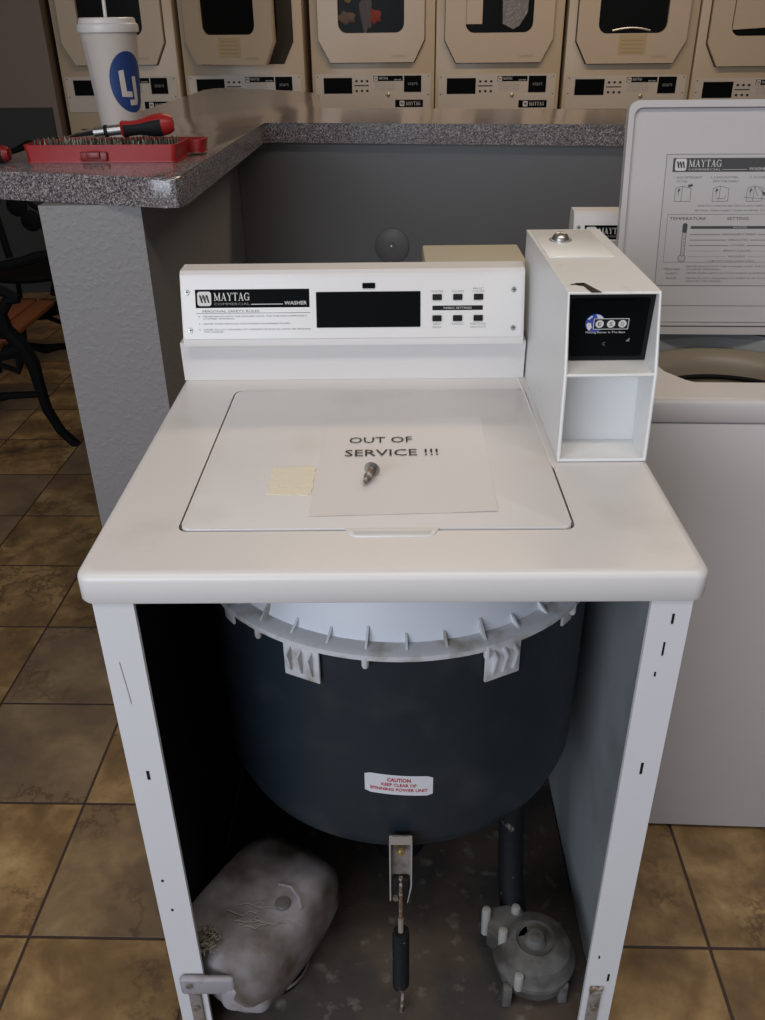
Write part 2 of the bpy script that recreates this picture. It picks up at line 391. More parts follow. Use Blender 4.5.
def console(parent, wide_right=.199):
    # body: lower apron, trim strip, slanted fascia, shallow roof, back
    root = MB(); prof = [(.5335, .976), (.533, .985), (.560, 1.078), (.566, 1.083), (.602, 1.084), (.612, 1.074), (.612, .976)]
    M = Matrix(((0, 0, 1, 0), (1, 0, 0, 0), (0, 1, 0, 0), (0, 0, 0, 1)))
    root.m = M; root.prism(prof, -.3155, .2015, ENAMEL)
    root.prism([(.551, .9145), (.5485, .9765), (.612, .9765), (.612, .9145)], -.3255, .2085, ENAMEL)
    root.m = Matrix(); body = root.build('console', parent, 25)
    f = MB(); X = -.3145
    up = Vector((0, .027, .093)).normalized()
    f.face((X, .5331, .9865), (1, 0, 0), up)
    f.prism(rr(0.001, .513, .001, .0925, .002, 2), 0, .0012, PANELW)
    z = .0014
    # screws
    for (u, v) in ((.009, .07), (.011, .014), (.500, .07), (.500, .014)):
        f.lathe([(.0042, z), (.0036, z + .0015), (0, z + .0018)], STEEL, 12, cx=u, cy=v)
        f.rect(u - .0028, u + .0028, v - .0005, v + .0005, INK, z + .002)
        f.rect(u - .0005, u + .0005, v - .0028, v + .0028, INK, z + .002)
    fas = f.build('fascia', body)
    # name plate
    n = MB(); n.face((X, .5331, .9865), (1, 0, 0), up)
    n.rect(.021, .193, .047, .074, BLACK, z); logo(n, .024, .050, .021, LINK, INK, z + .0002)
    serif_word(n, 'MAYTAG', .049, .0575, .0115, .054, LINK, z + .0003)
    n.text('COMMERCIAL', .049, .051, .0035, GREYINK, w=.054, z=z + .0003)
    n.rect(.105, .153, .0515, .0525, LINK, z + .0003); n.text('WASHER', .155, .051, .0052, LINK, w=.034, bold=.01, z=z + .0003)
    n.text('PERSONAL SAFETY RULES', .031, .0405, .0032, INK, w=.086, z=z)
    n.rect(.021, .194, .0388, .0394, INK, z)
    for v, ls in ((.0335, ('NEVER REACH INTO THE WASHER UNTIL THE TUB HAS COMPLETELY', 'STOPPED SPINNING.')),
                  (.0225, ('NEVER WASH ARTICLES CONTAINING FLAMMABLE FUMES.',)),
                  (.0140, ('NEVER ALLOW CHILDREN TO OPERATE OR PLAY IN, WITH OR AROUND', 'THE WASHER.'))):
        n.rect(.0248, .0262, v + .0003, v + .0017, INK, z)
        small_text_block(n, ls, .0315, v, .0021, INK, .0035, [len(l) * .0028 for l in ls], z=z)
    n.build('name_plate', body)
    dsp = MB(); dsp.face((X, .5331, .9865), (1, 0, 0), up)
    dsp.prism(rr(.203, .360, .0165, .0690, .001, 2), z - .001, z + .0006, BLACK)
    dsp.build('display', body)
    dsp = MB(); dsp.face((X, .5331, .9865), (1, 0, 0), up); dsp.prism(rr(.273, .292, .0735, .0815, .001, 2), z - .001, z + .0016, BLACK); dsp.build('indicator_lamp', body)
    nm = (('WHITES', 'COLORS', 'BRIGHT COLORS'), ('PERM PRESS', 'WOOLENS', 'DELICATES AND KNITS'))
    lab = MB(); lab.face((X, .5331, .9865), (1, 0, 0), up)
    for r_, v in enumerate((.0555, .0245)):
        for c_, u in enumerate((.378, .409, .440)):
            bt = MB(); bt.face((X, .5331, .9865), (1, 0, 0), up)
            bt.prism(rr(u, u + .0138, v, v + .0088, .001, 2), z - .001, z + .0022, BLACKM, bev=.0006); bt.build('button', body)
            t = nm[r_][c_]; cx = u + .0069
            if r_ == 0:
                if ' ' in t: lab.text('BRIGHT', cx, v + .0155, .0024, GREYINK, w=.016, align='CENTER', z=z); lab.text('COLORS', cx, v + .0115, .0024, GREYINK, w=.018, align='CENTER', z=z)
                else: lab.text(t, cx, v + .0115, .0026, GREYINK, w=.018, align='CENTER', z=z)
            else:
                ps = {'PERM PRESS': ('PERM', 'PRESS'), 'WOOLENS': ('WOOLENS',), 'DELICATES AND KNITS': ('DELICATES', 'AND KNITS')}[t]
                for k, q in enumerate(ps): lab.text(q, cx, v - .0055 - .0045 * k, .0026, GREYINK, w=.0026 * len(q), align='CENTER', z=z)
    lab.rect(.378, .4538, .0407, .0475, BLACKM, z); lab.text('FABRIC SETTINGS', .4159, .0427, .0028, LINK, w=.042, align='CENTER', z=z + .0003)
    lab.build('button_legend', body)
    return body

def coin_box(parent):
    # walls follow the side outline; open at the front in two bays
    side = [(.251, .915), (.258, 1.028), (.287, 1.119), (.635, 1.119), (.64, .915)]
    M = Matrix(((0, 0, 1, 0), (1, 0, 0, 0), (0, 1, 0, 0), (0, 0, 0, 1)))
    b = MB(); b.m = M
    b.prism(side, .2115, .2140, BOXW); b.prism(side, .3205, .3230, BOXW)
    b.m = Matrix()
    b.m = M
    b.prism([(.287, 1.1225), (.287, 1.119), (.64, 1.119), (.64, 1.1225)], .2115, .3230, BOXW)      # roof
    b.prism([(.258, 1.0295), (.2585, 1.026), (.35, 1.026), (.35, 1.0295)], .2140, .3205, BOXW)       # shelf
    b.prism([(.2515, .915), (.2515, .918), (.635, .918), (.635, .915)], .2140, .3205, BOXW)      # floor
    b.prism([(.312, .918), (.326, 1.026), (.330, 1.026), (.316, .918)], .2140, .3205, BOXW)          # back of lower bay
    b.prism([(.635, .915), (.635, 1.119), (.638, 1.119), (.638, .915)], .2140, .3205, BOXW)
    b.m = Matrix()
    box = b.build('coin_box', parent, 20)
    # lips at front edges
    l = MB()
    l.tube([(.2128, .252, .917), (.2128, .2585, 1.029), (.2128, .287, 1.1208), (.3218, .287, 1.1208), (.3218, .2585, 1.029), (.3218, .252, .917)], .0024, BOXW, 8)
    l.tube([(.2128, .2585, 1.028), (.3218, .2585, 1.028)], .0022, BOXW, 8); l.tube([(.2128, .252, .917), (.3218, .252, .917)], .0022, BOXW, 8)
    l.build('front_rim', box)
    ac = MB(); ac.face((.2143, .306, 1.0305), (1, 0, 0), (0, -.011, .094))
    w = .106; h = .0885
    ac.prism([(0, 0), (w, 0), (w, h), (0, h)], -.03, 0, BLACKM)
    ac.prism(rr(.006, w - .006, .006, h - .006, .004), 0, .001, BLACK)
    ac.prism(rr(.02, .082, .076, .080, .001, 2), .001, .003, BLACK)
    acc = ac.build('coin_acceptor', box)
    lg = MB(); lg.face((.2143, .306, 1.0305), (1, 0, 0), (0, -.011, .094)); z = .0014
    lg.m = lg.m @ Matrix.Translation((.011, .004, 0)) @ Matrix.Scale(.9, 4, (1, 0, 0)) @ Matrix.Scale(.9, 4, (0, 1, 0))
    gx, gy = .029, .0515
    lg.flat(circ(gx, gy, .0135, 28), GLOBE, z)
    lg.flat([(gx - .012, gy - .002), (gx - .010, gy + .001), (gx - .006, gy), (gx - .004, gy - .006), (gx - .007, gy - .011), (gx - .010, gy - .008)], LINK, z + .0002)
    lg.flat([(gx + .0, gy + .013), (gx + .006, gy + .0115), (gx + .011, gy + .007), (gx + .006, gy + .0045), (gx + .002, gy + .008)], LINK, z + .0002)
    lg.flat([(gx - .011, gy + .006), (gx - .006, gy + .011), (gx - .004, gy + .0095), (gx - .009, gy + .005)], LINK, z + .0002)
    x0, x1, y0, y1 = .0265, .0745, .0425, .0585; t = .0009
    lg.rect(x0, x1, y0, y1, BLACKM, z + .0004)
    for a, b_, c, d_ in ((x0, x1, y0, y0 + t), (x0, x1, y1 - t, y1), (x0, x0 + t, y0, y1), (x1 - t, x1, y0, y1)): lg.rect(a, b_, c, d_, LINK, z + .0006)
    for k, ch in enumerate('ESD'):
        cx = .0350 + k * .0155; lg.flat(circ(cx, .0505, .0056, 20), LINK, z + .0006)
        lg.text(ch, cx, .0478, .0054, INK, w=.0045, align='CENTER', z=z + .0008)
    lg.text('Making Better Is The Best', .0175, .0370, .0028, LINK, w=.054, z=z + .0004)
    lg.text('C', .043, .0185, .005, GREYINK, w=.0035, z=z + .0002)
    lg.flat([(.074, .0245), (.079, .0245), (.079, .030)], GREYINK, z + .0002)
    lg.build('acceptor_emblem', acc)
    # lock and access plate on roof
    r = MB(); r.box(.2165, .306, .455, .63, 1.1226, 1.1238, BOXW, .0006); pl = r.build('access_plate', box)
    k = MB(); k.lathe([(.013, 1.1238), (.013, 1.1268), (.010, 1.1318), (.006, 1.1348), (0, 1.1353)], STEEL, 24, cx=.250, cy=.560); k.lathe([(.0165, 1.1238), (.0165, 1.1253), (.013, 1.1258)], STEEL, 24, cx=.250, cy=.560)
    k.build('lock', box)
    s = MB(); s.m = Matrix.Translation((-.004, -.020, 0)); s.flat([(.231, .345), (.243, .346), (.256, .302), (.243, .301), (.239, .331), (.232, .335)], BLACKM, 1.1229); s.flat([(.224, .337), (.226, .341), (.243, .346), (.241, .338)], BLACKM, 1.1229)
    s.build('black_mark', box)['label'] = 'black hooked mark on the coin box roof'
    # scratch and seam lines
    return box

def top_panel(parent, enamel, hole):
    t = MB()
    out = rr(-W2, W2, -.002, .66, [.016, .016, .01, .01], 6)
    # skirt + rolled edge: rings from bottom to top
    rings = []
    for off, z in ((0.0015, .878), (0, .881), (0, .906), (.0008, .9095), (.003, .9122), (.006, .9137), (.010, .9142)):
        rings.append([(x * (1 - off / W2), .33 + (y - .33) * (1 - off / .33), z) for x, y in out])
    n = len(out); vs = [p for r_ in rings for p in r_]; fs = []
    for i in range(len(rings) - 1):
        for k in range(n): fs.append((i * n + k, i * n + (k + 1) % n, (i + 1) * n + (k + 1) % n, (i + 1) * n + k))
    t.add(vs, fs, enamel)
    # underside lip
    inner = [(x * .94, .33 + (y - .33) * .94) for x, y in out]
    t.add([(x, y, z) for x, y, z in rings[0]] + [(x, y, .878) for x, y in inner], [(k, k + n, (k + 1) % n + n, (k + 1) % n) for k in range(n)], enamel)
    last = [(x, y) for x, y, z in rings[-1]]
    t.prism(last, .9125, .9142, enamel, holes=[hole])
    # hole wall going down
    k = len(hole)
    t.add([(x, y, .9142) for x, y in hole] + [(x, y, .880) for x, y in hole], [(i, (i + 1) % k, (i + 1) % k + k, i + k) for i in range(k)], enamel)
    return t.build('top_panel', parent, 50)

# ------------------------------------------------------------------ the broken washer
WM = thing('washing_machine', 'white top-loading washer with its front panel missing and dark tub exposed', 'washing machine')
lidhole = rr(-.2385, .2045, .0845, .5055, [.012, .012, .014, .014], 5)
top_panel(WM, ENAMEL, lidhole)
lid = MB()
lo = rr(-.2355, .2015, .0875, .502, [.011, .011, .013, .013], 5)
# handle notch: lid front edge bulges forward around finger pull
lid.prism(lo, .905, .9160, LIDW, bev=.0022)
L_ = lid.build('lid', WM, 40)
hd = MB()
hd.prism([(-.052, .0885), (-.046, .0745), (-.038, .0700), (.040, .0700), (.048, .0745), (.054, .0885)], .9143, .9162, LIDW, bev=.0015)
hd.prism([(-.040, .0735), (.042, .0735), (.045, .080), (-.043, .080)], .9163, .9167, mat('lid_pull_edge', (.52, .53, .55), .4))
hd.build('finger_pull', L_)
sp = MB(); sp.box(-.236, .202, .087, .503, .8795, .884, DARKIN); sp.build('lid_seal', WM)
console(WM); coin_box(WM)
# trim ridge to the left of the coin box
rd = MB(); rd.tube([(.2005, .548, .9145), (.2035, .25, .9145), (.205, .235, .914)], .0022, ENAMEL, 6); rd.build('ridge', WM)

# cabinet sides: outer skin, front flange, liner inside
def side(sgn):
    s = MB(); a = .3135 * sgn
    def bx(xa, xb, *r, **k): s.box(min(xa, xb), max(xa, xb), *r, **k)
    bx(a, a - .002 * sgn, .0005, .655, .02, .878, ENAMEL2)
    bx(a, a - .043 * sgn, 0, .0025, .02, .878, ENAMEL2)
    bx(a - .041 * sgn, a - .043 * sgn, .0025, .006, .02, .878, ENAMEL2)
    slots = ((.0225, .70, .014, .0035), (.013, .437, .004, .003), (.018, .378, .004, .003)) if sgn < 0 else ((.018, .855, .013, .0025), (.022, .815, .018, .002), (.026, .78, .006, .002), (.021, .637, .018, .003), (.03, .275, .006, .002), (.012, .228, .016, .003))
    for (d, z, h, w) in slots:
        if sgn < 0 and z == .70: z = .628
        c = a - d * sgn; s.box(c - w / 2, c + w / 2, -.0006, .0004, z - h / 2, z + h / 2, BLACKM)
    if sgn < 0:
        s.tube([(a + .016, -.0003, .80), (a + .0185, -.0003, .765), (a + .020, -.0003, .74)], .0004, GREYINK, 4)
    o = s.build('side_panel', WM)
    li = MB(); li.box(min(a - .0025 * sgn, a - .004 * sgn), max(a - .0025 * sgn, a - .004 * sgn), .016, .655, .085, .876, INSIDE if sgn > 0 else mat('shaded_liner', (.008, .010, .010), .9, spec=.1)); li.build('inner_liner', o)  # left liner coloured near-black, standing in for the shade inside the cabinet
    c = MB(); cx = a - (.026 if sgn < 0 else .027) * sgn
    c.box(cx - .0085, cx + .0085, -.004, -.0005, .08, .205, BRACK, .001); c.box(cx - .009, cx + .009, -.006, -.0005, .197, .209, RUST, .001)
    c.cyl((cx, -.004, .165), (cx, -.009, .165), .0045, STEEL); c.build('mounting_clip', o)
    return o
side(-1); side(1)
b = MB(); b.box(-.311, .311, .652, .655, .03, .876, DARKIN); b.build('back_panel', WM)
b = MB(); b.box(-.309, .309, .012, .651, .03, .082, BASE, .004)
for x in (-.28, .28):
    for y in (.05, .6): b.lathe([(.018, 0), (.02, .008), (.012, .012), (.012, .032)], RUBBER, 12, cx=x, cy=y)
b.build('base_pan', WM)

# tub
TC = (.010, .349); TR = .277
t = MB(); t.lathe([(0, .380), (.15, .380), (.235, .385), (.256, .390), (.266, .402), (TR - .001, .43), (TR, .55), (TR, .752), (TR - .004, .752), (TR - .004, .45), (0, .40)], TUB, 96, cx=TC[0], cy=TC[1])
tub = t.build('outer_tub', WM, 40)
# caution label wrapped on tub
def wrap(mb, rad):
    for i, v in enumerate(mb.v):
        a = -PI / 2 + v.x / rad; rr_ = rad + v.z
        mb.v[i] = Vector((TC[0] + rr_ * math.cos(a), TC[1] + rr_ * math.sin(a), v.y))
c = MB(); nx = 12; xa, xb = -.0475, .0425; ya, yb = .5145, .5500
out = rr(xa, xb, ya, yb, .004, 4)
for i in range(nx):
    u0 = xa + (xb - xa) * i / nx; u1 = xa + (xb - xa) * (i + 1) / nx
    i0 = .003 if i == 0 else 0; i1 = .003 if i == nx - 1 else 0
    c.flat([(u0, ya + i0), (u1, ya + i1), (u1, yb - i1), (u0, yb - i0)], mat('label_white', (.62, .62, .66), .5), .0006)
cx = (xa + xb) / 2
c.text('CAUTION', cx, .5385, .0062, REDINK, w=.031, align='CENTER', z=.0010, bold=.03)
c.text('KEEP CLEAR OF', cx, .5300, .0052, REDINK, w=.046, align='CENTER', z=.0010, bold=.02)
c.text('SPINNING POWER UNIT', cx, .5215, .0052, REDINK, w=.076, align='CENTER', z=.0010, bold=.02)
for v in c.v: v.y += (.004 * -(v.x - cx) / .045)
wrap(c, TR); c.build('caution_label', tub)
# cover + ring
cv = MB(); cv.lathe([(TR - .010, .757), (TR - .014, .766), (TR - .022, .80), (TR - .045, .838), (.19, .858), (.18, .858)], COVERP, 96, cx=TC[0], cy=TC[1]); cv.build('tub_cover', WM)
rg = MB(); rg.lathe([(TR - .016, .760), (TR - .006, .759), (TR + .006, .758), (TR + .0115, .755), (TR + .0115, .748), (TR + .008, .745), (TR + .001, .744)], RINGP, 96, cx=TC[0], cy=TC[1])
for k in range(36):
    a = -PI / 2 + R(10) * k + R(1.5)
    rg.m = Matrix.Translation((TC[0], TC[1], 0)) @ Matrix.Rotation(a, 4, 'Z')
    big = (k % 3 == 2)
    rg.m = rg.m @ Matrix(((1, 0, 0, 0), (0, 0, -1, 0), (0, 1, 0, 0), (0, 0, 0, 1)))      # local x radial, y -> up
    rg.prism([(TR - .015, .756), (TR + .007, .752), (TR + .004, .757), (TR - .0155, .778 if big else .771)], -.0014, .0014, RINGP)
    if big:
        rg.m = Matrix.Translation((TC[0], TC[1], 0)) @ Matrix.Rotation(a, 4, 'Z')
        rg.lathe([(0, .734), (.0035, .735), (.0045, .738), (.0045, .752), (0, .756)], RINGP, 10, cx=TR + .008)
for deg in (-25.5, 26.5, 50, -52):
    a = -PI / 2 + R(deg); rg.m = Matrix.Translation((TC[0], TC[1], 0)) @ Matrix.Rotation(a, 4, 'Z')
    sc = 1 if abs(deg) < 40 else .45
    w = .0250 * sc; hh = .053 * (1 if sc == 1 else .45)
    rg.box(TR + .002, TR + .006, -w, w, .748 - hh, .748, RINGP, .001)
    for q in (-.6, 0, .6) if sc == 1 else ():
        rg.m = Matrix.Translation((TC[0], TC[1], 0)) @ Matrix.Rotation(a, 4, 'Z') @ Matrix(((1, 0, 0, 0), (0, 0, -1, w * q), (0, 1, 0, 0), (0, 0, 0, 1)))
        rg.prism([(TR + .006, .703), (TR + .009, .706), (TR + .016, .735), (TR + .006, .742)], -.0013, .0013, RINGP)
rg.m = Matrix(); rg.build('tub_ring', WM, 30)

# front suspension: U bracket, bolt, dark strap and spring
sx = .0095; by = .062
u = MB(); Mx = Matrix(((1, 0, 0, sx), (0, 0, -1, by), (0, 1, 0, 0), (0, 0, 0, 1)))   # local x->x, y->z, z-> -y
u.m = Mx; u.prism(rr(-.0145, .0145, .345, .448, .003, 3), 0, .002, BRACK)
u.prism([(-.0155, .448), (.0155, .448), (.0155, .36), (.010, .325), (.009, .325), (.0135, .36), (.0135, .446), (-.0135, .446), (-.0135, .33), (-.0155, .33)], .001, .014, mat('bracket_edge', (.4, .37, .35), .4, metal=.3))
u.m = Matrix(); ub = u.build('suspension_bracket', WM)
n_ = MB(); n_.cyl((sx, by - .002, .432), (sx, by - .016, .432), .006, BRASS, seg=6); n_.cyl((sx, by - .014, .432), (sx, by - .020, .432), .003, BRASS); n_.build('bolt', ub)
q = MB(); q.box(sx - .011, sx + .011, by - .013, by - .002, .325, .372, BLACKM, .002); q.tube([(sx, by - .010, .375), (sx, by - .014, .33), (sx, by - .016, .292)], .0028, RUST, 8)
q.cyl((sx - .007, by - .012, .338), (sx - .007, by - .018, .338), .004, STEEL); q.build('hanger_strap', ub)
s_ = MB(); pts = []
for i in range(261):
    a = i / 12 * 2 * PI; pts.append((sx + .0098 * math.cos(a), .042 + .0098 * math.sin(a), .270 - .128 * i / 260))
s_.tube(pts, .0028, RUBBER, 6); s_.cyl((sx, .042, .268), (sx, .042, .144), .0090, RUBBER, seg=12)
s_.tube([(sx, by - .016, .294), (sx, .045, .283), (sx, .042, .270)], .004, LINT, 8); s_.tube([(sx, .042, .144), (sx + .003, .040, .12), (sx, .036, .083)], .0025, RUST, 8)
s_.build('suspension_spring', WM)

# motor shroud at the left: rounded, sloping translucent plastic bowl
def blob(mb, rings, m, n=28):
    """rings: list of (z, cx, cy, rx, ry, rot, squareness)"""
    vs = []; fs = []
    for z, cx, cy, rx, ry, rot, p in rings:
        for i in range(n):
            a = 2 * PI * i / n; ca, sa = math.cos(a), math.sin(a)
            x = rx * math.copysign(abs(ca) ** p, ca); y = ry * math.copysign(abs(sa) ** p, sa)
            vs.append((cx + x * math.cos(rot) - y * math.sin(rot), cy + x * math.sin(rot) + y * math.cos(rot), z))
    for k in range(len(rings) - 1):
        for i in range(n): fs.append((k * n + i, k * n + (i + 1) % n, (k + 1) * n + (i + 1) % n, (k + 1) * n + i))
    fs.append(list(range(n))[::-1]); fs.append([(len(rings) - 1) * n + i for i in range(n)])
    mb.add(vs, fs, m)
mo = MB(); ro = R(58)
blob(mo, [(.14, -.207, .102, .092, .058, ro, .75), (.150, -.207, .106, .106, .080, ro, .55), (.20, -.206, .108, .117, .092, ro, .42), (.238, -.205, .113, .114, .088, ro, .42), (.256, -.204, .116, .102, .077, ro, .48), (.264, -.202, .120, .080, .056, ro, .6)], PLAST)
sh = mo.build('motor_shroud', WM, 60)
mt = MB(); mt.lathe([(.052, .083), (.055, .10), (.055, .138), (.02, .142)], BLACKM, 32, cx=-.195, cy=.11); mt.lathe([(.058, .10), (.06, .104), (.058, .108)], STEEL, 32, cx=-.195, cy=.11)
mt.build('motor', WM)
tb = MB(); tb.box(-.303, -.225, -.012, -.0015, .205, .240, PLAST2, .005, 3); tb.cyl((-.289, -.011, .228), (-.289, -.0145, .228), .0045, STEEL, seg=12); tb.build('shroud_arm', sh)
tb = MB(); tb.m = Matrix.Translation((-.205, .030, .215)) @ Matrix.Rotation(R(-6), 4, 'Z')
tb.box(-.044, .030, -.046, .03, -.058, .012, PLAST2, .018, 5)
for q_ in ((-.018, -.0465, -.014), (.008, -.0465, -.026)): tb.cyl((q_[0], q_[1] + .004, q_[2]), (q_[0], q_[1], q_[2]), .0035, RUST, seg=10)
tb.m = Matrix(); tb.build('shroud_boss', sh)
pb = MB(); pb.lathe([(0, .268), (.012, .268), (.010, .271), (0, .272)], PUMP, 16, cx=-.165, cy=.090)
pb.tube([(-.175, .125, .264), (-.155, .118, .266), (-.142, .10, .264), (-.138, .085, .260)], .003, PLAST, 6); pb.build('shroud_rib', sh)
ln = MB()
rnd = random.Random(3)
for i in range(150):
    a = rnd.uniform(0, 6.28); r = .017 * math.sqrt(rnd.random()); x = -.268 + r * math.cos(a); y = .030 + r * math.sin(a); z = .262 + rnd.uniform(0, .016)
    p = [(x + rnd.uniform(-.007, .007), y + rnd.uniform(-.007, .007), z + rnd.uniform(-.005, .006)) for _ in range(4)]
    ln.tube(p, .0007, LINT, 3)
for i in range(9):
    x = -.25 + .08 * rnd.random(); y = .05 + .05 * rnd.random(); p = [(x + .010 * k + rnd.uniform(-.003, .003), y + rnd.uniform(-.008, .008), .2665 + rnd.uniform(0, .003)) for k in range(5)]
    ln.tube(p, .0006, LINT, 3)
ll = ln.build('lint', sh); ll['kind'] = 'stuff'

# water pump at the right
PX, PY = .212, .098
p = MB(); p.lathe([(0, .095), (.050, .095), (.058, .105), (.061, .125), (.0635, .128), (.0635, .136), (.060, .140), (.054, .160), (.040, .170), (.030, .172), (.026, .166), (.018, .166), (.012, .178), (0, .180)], PUMP, 48, cx=PX + .006, cy=PY)
p.prism([(PX - .066, PY + .02), (PX - .058, PY + .06), (PX - .01, PY + .068), (PX + .002, PY + .03), (PX + .002, PY + .005), (PX - .045, PY - .005)], .128, .166, PUMP, bev=.006)
pm = p.build('pump', WM)
for i, (x, y, zt) in enumerate(((PX - .066, PY + .040, .186), (PX - .044, PY + .004, .186), (PX - .025, PY - .052, .160), (PX - .018, PY + .05, .178))):
    nb = MB(); nb.lathe([(.0065, .128), (.0075, zt - .006), (.0065, zt - .001), (.004, zt), (0, zt)], NUB, 16, cx=x, cy=y); nb.build('screw_boss', pm)
for x, y in ((PX - .040, PY - .050), (PX + .046, PY - .044), (PX + .03, PY + .055)):
    nb = MB(); nb.box(x - .007, x + .007, y - .006, y + .006, .0825, .13, PUMP, .003); nb.build('leg', pm)
ho = MB(); ho.tube([(PX - .018, PY + .055, .14), (PX - .02, PY + .10, .17), (PX - .02, PY + .14, .26), (PX - .015, PY + .17, .42)], .021, RUBBER, 14); ho.build('hose', WM)
# drive belt / centre hardware under tub
dr = MB(); dr.lathe([(0, .35), (.10, .35), (.104, .355), (.10, .36), (.104, .365), (.10, .37), (.035, .372), (.035, .380)], BLACKM, 40, cx=TC[0], cy=TC[1]); dr.lathe([(.03, .083), (.045, .09), (.045, .2), (.03, .35)], BLACKM, 24, cx=TC[0], cy=TC[1]); dr.build('drive_pulley', WM)
lt = MB()
for i in range(6): lt.tube([(-.262 + rnd.uniform(-.003, .003), .03, .879), (-.262 + rnd.uniform(-.004, .004), .03, .870), (-.260 + rnd.uniform(-.006, .006), .029, .860)], .0011, LINT, 4)
lt.build('hanging_lint', WM)

# ------------------------------------------------------------------ on the lid
ps = MB()
n = 14; A = (-.094, .113); B = (.122, .122); C = (.127, .392); D = (-.088, .384)
def bil(u, v): return ((A[0] * (1 - u) + B[0] * u) * (1 - v) + (D[0] * (1 - u) + C[0] * u) * v, (A[1] * (1 - u) + B[1] * u) * (1 - v) + (D[1] * (1 - u) + C[1] * u) * v)
vs = []; fs = []
for j in range(n + 1):
    for i in range(n + 1):
        u_, v_ = i / n, j / n; x, y = bil(u_, v_)
        z = .9163 + .0008 * abs(math.sin(u_ * 5 + v_ * 3)) * (abs(u_ - .5) * 2) ** 4 + .0005 * (abs(v_ - .5) * 2) ** 6 * abs(math.sin(u_ * 9))
        vs.append((x, y, z))
for j in range(n):
    for i in range(n): a = j * (n + 1) + i; fs.append((a, a + 1, a + n + 2, a + n + 1))
ps.add(vs, fs, PAPER)
ps.m = Matrix.Translation((0, 0, .9176)) @ Matrix.Rotation(R(1.2), 4, 'Z')
ps.text('OUT OF', -.049, .308, .0175, INK, w=.084, z=0)
ps.text('SERVICE !!!', -.054, .268, .0185, INK, w=.121, z=0)
tag(ps.build('paper_sign'), 'white paper sign reading OUT OF SERVICE !!! on the washer lid', 'sign')
tp = MB(); rnd = random.Random(5); pts = []
for i in range(14): pts.append((-.152 + .004 * rnd.random() + .055 * i / 13, .163 + .004 * rnd.random()))
for i in range(10): pts.append((-.096 + .002 * rnd.random(), .167 + .067 * i / 9))
for i in range(8): pts.append((-.099 - .048 * i / 7, .236 + .004 * rnd.random()))
for i in range(8): pts.append((-.151 + .006 * rnd.random(), .232 - .062 * i / 7))
tp.prism(pts, .9162, .9170, TAPE); tag(tp.build('tape_patch'), 'torn square of cream masking tape on the lid left of the screw', 'tape')
sc = MB(); p0 = Vector((-.0315, .183, .9225)); p1 = Vector((-.0235, .212, .9258)); dv = (p1 - p0).normalized()
q = dv.to_track_quat('Z', 'Y').to_matrix().to_4x4(); Ls = (p1 - p0).length
sc.m = Matrix.Translation(p0) @ q
prof = [(0, -.001), (.0012, .0)]
for i in range(9): z = .002 + i * (Ls - .004) / 9; rr_ = min(.0018 + i * .0006, .0040); prof += [(rr_, z), (rr_ + .0014, z + .0014)]
prof += [(.0036, Ls)]
sc.lathe(prof, RUST, 16); S1 = sc.build('screw')
sh_ = MB(); sh_.m = Matrix.Translation(p0) @ q
sh_.lathe([(.0036, Ls), (.0098, Ls), (.0100, Ls + .0012), (.0065, Ls + .0016)], STEEL, 24); sh_.build('washer_flange', S1)
sh_ = MB(); sh_.m = Matrix.Translation(p0) @ q; sh_.lathe([(.0065, Ls + .0012), (.0065, Ls + .0062), (.0055, Ls + .0072), (0, Ls + .0072)], RUST, 6); sh_.build('hex_head', S1)
tag(S1, 'hex-head metal screw lying on the paper sign below the lettering', 'screw')

# ------------------------------------------------------------------ neighbouring washer, lid up
NW = thing('washing_machine', 'white washer at right with its lid standing open', 'washing machine', (.667, .445, 0), R(-2.6))
hole2 = [(-.172, .125), (-.115, .066), (.115, .066), (.172, .125), (.172, .470), (.15, .49), (-.15, .49), (-.172, .470)]
hole2 = [(-.240, .14), (-.236, .12), (-.212, .082), (-.200, .072), (.20, .072), (.225, .10), (.225, .470), (.21, .49), (-.225, .49), (-.240, .475)]
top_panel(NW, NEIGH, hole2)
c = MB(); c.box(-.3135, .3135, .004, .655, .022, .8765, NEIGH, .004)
c.box(-.30, .30, .03, .64, .0, .022, BLACKM)
# cavity for the wash basket is above the sealed cabinet top, so cut by leaving the shell open at the top
c = MB()
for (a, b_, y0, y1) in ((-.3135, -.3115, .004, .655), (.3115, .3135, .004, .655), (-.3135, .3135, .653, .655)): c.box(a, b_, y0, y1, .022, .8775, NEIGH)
c.build('cabinet', NW)
c = MB(); c.prism(rr(-.3135, .3135, .022, .876, .004, 2), -.006, 0, NEIGH); 
c.m = Matrix()
c = MB(); c.box(-.3135, .3135, .001, .006, .010, .876, NEIGH, .002); c.build('front_panel', NW)
c = MB(); c.box(-.30, .30, .012, .64, .001, .022, BLACKM); c.build('plinth', NW)
bk = MB()
BC = (-.055, .285)
BEI = mat('basket_enamel', (.30, .25, .18), .4); BLU = mat('splash_ring_plastic', (.34, .36, .37), .45)
bk.lathe([(.255, .83), (.246, .850), (.226, .853), (.218, .845), (.216, .80)], BLU, 72, cx=BC[0], cy=BC[1]); rgn = bk.build('splash_ring', NW)
bk = MB(); bk.lathe([(.213, .800), (.212, .826), (.196, .830), (.178, .820), (.168, .800), (.166, .70), (.16, .60), (0, .59)], BEI, 72, cx=BC[0], cy=BC[1])
bk.lathe([(.1675, .786), (.160, .783), (.1675, .776)], BLACKM, 72, cx=BC[0], cy=BC[1]); bk.build('wash_basket', NW)
ag = MB(); ag.lathe([(.12, .60), (.07, .63), (.045, .68), (.04, .74), (.03, .76), (0, .765)], NEIGH, 32, cx=BC[0], cy=BC[1]); ag.build('agitator', NW)
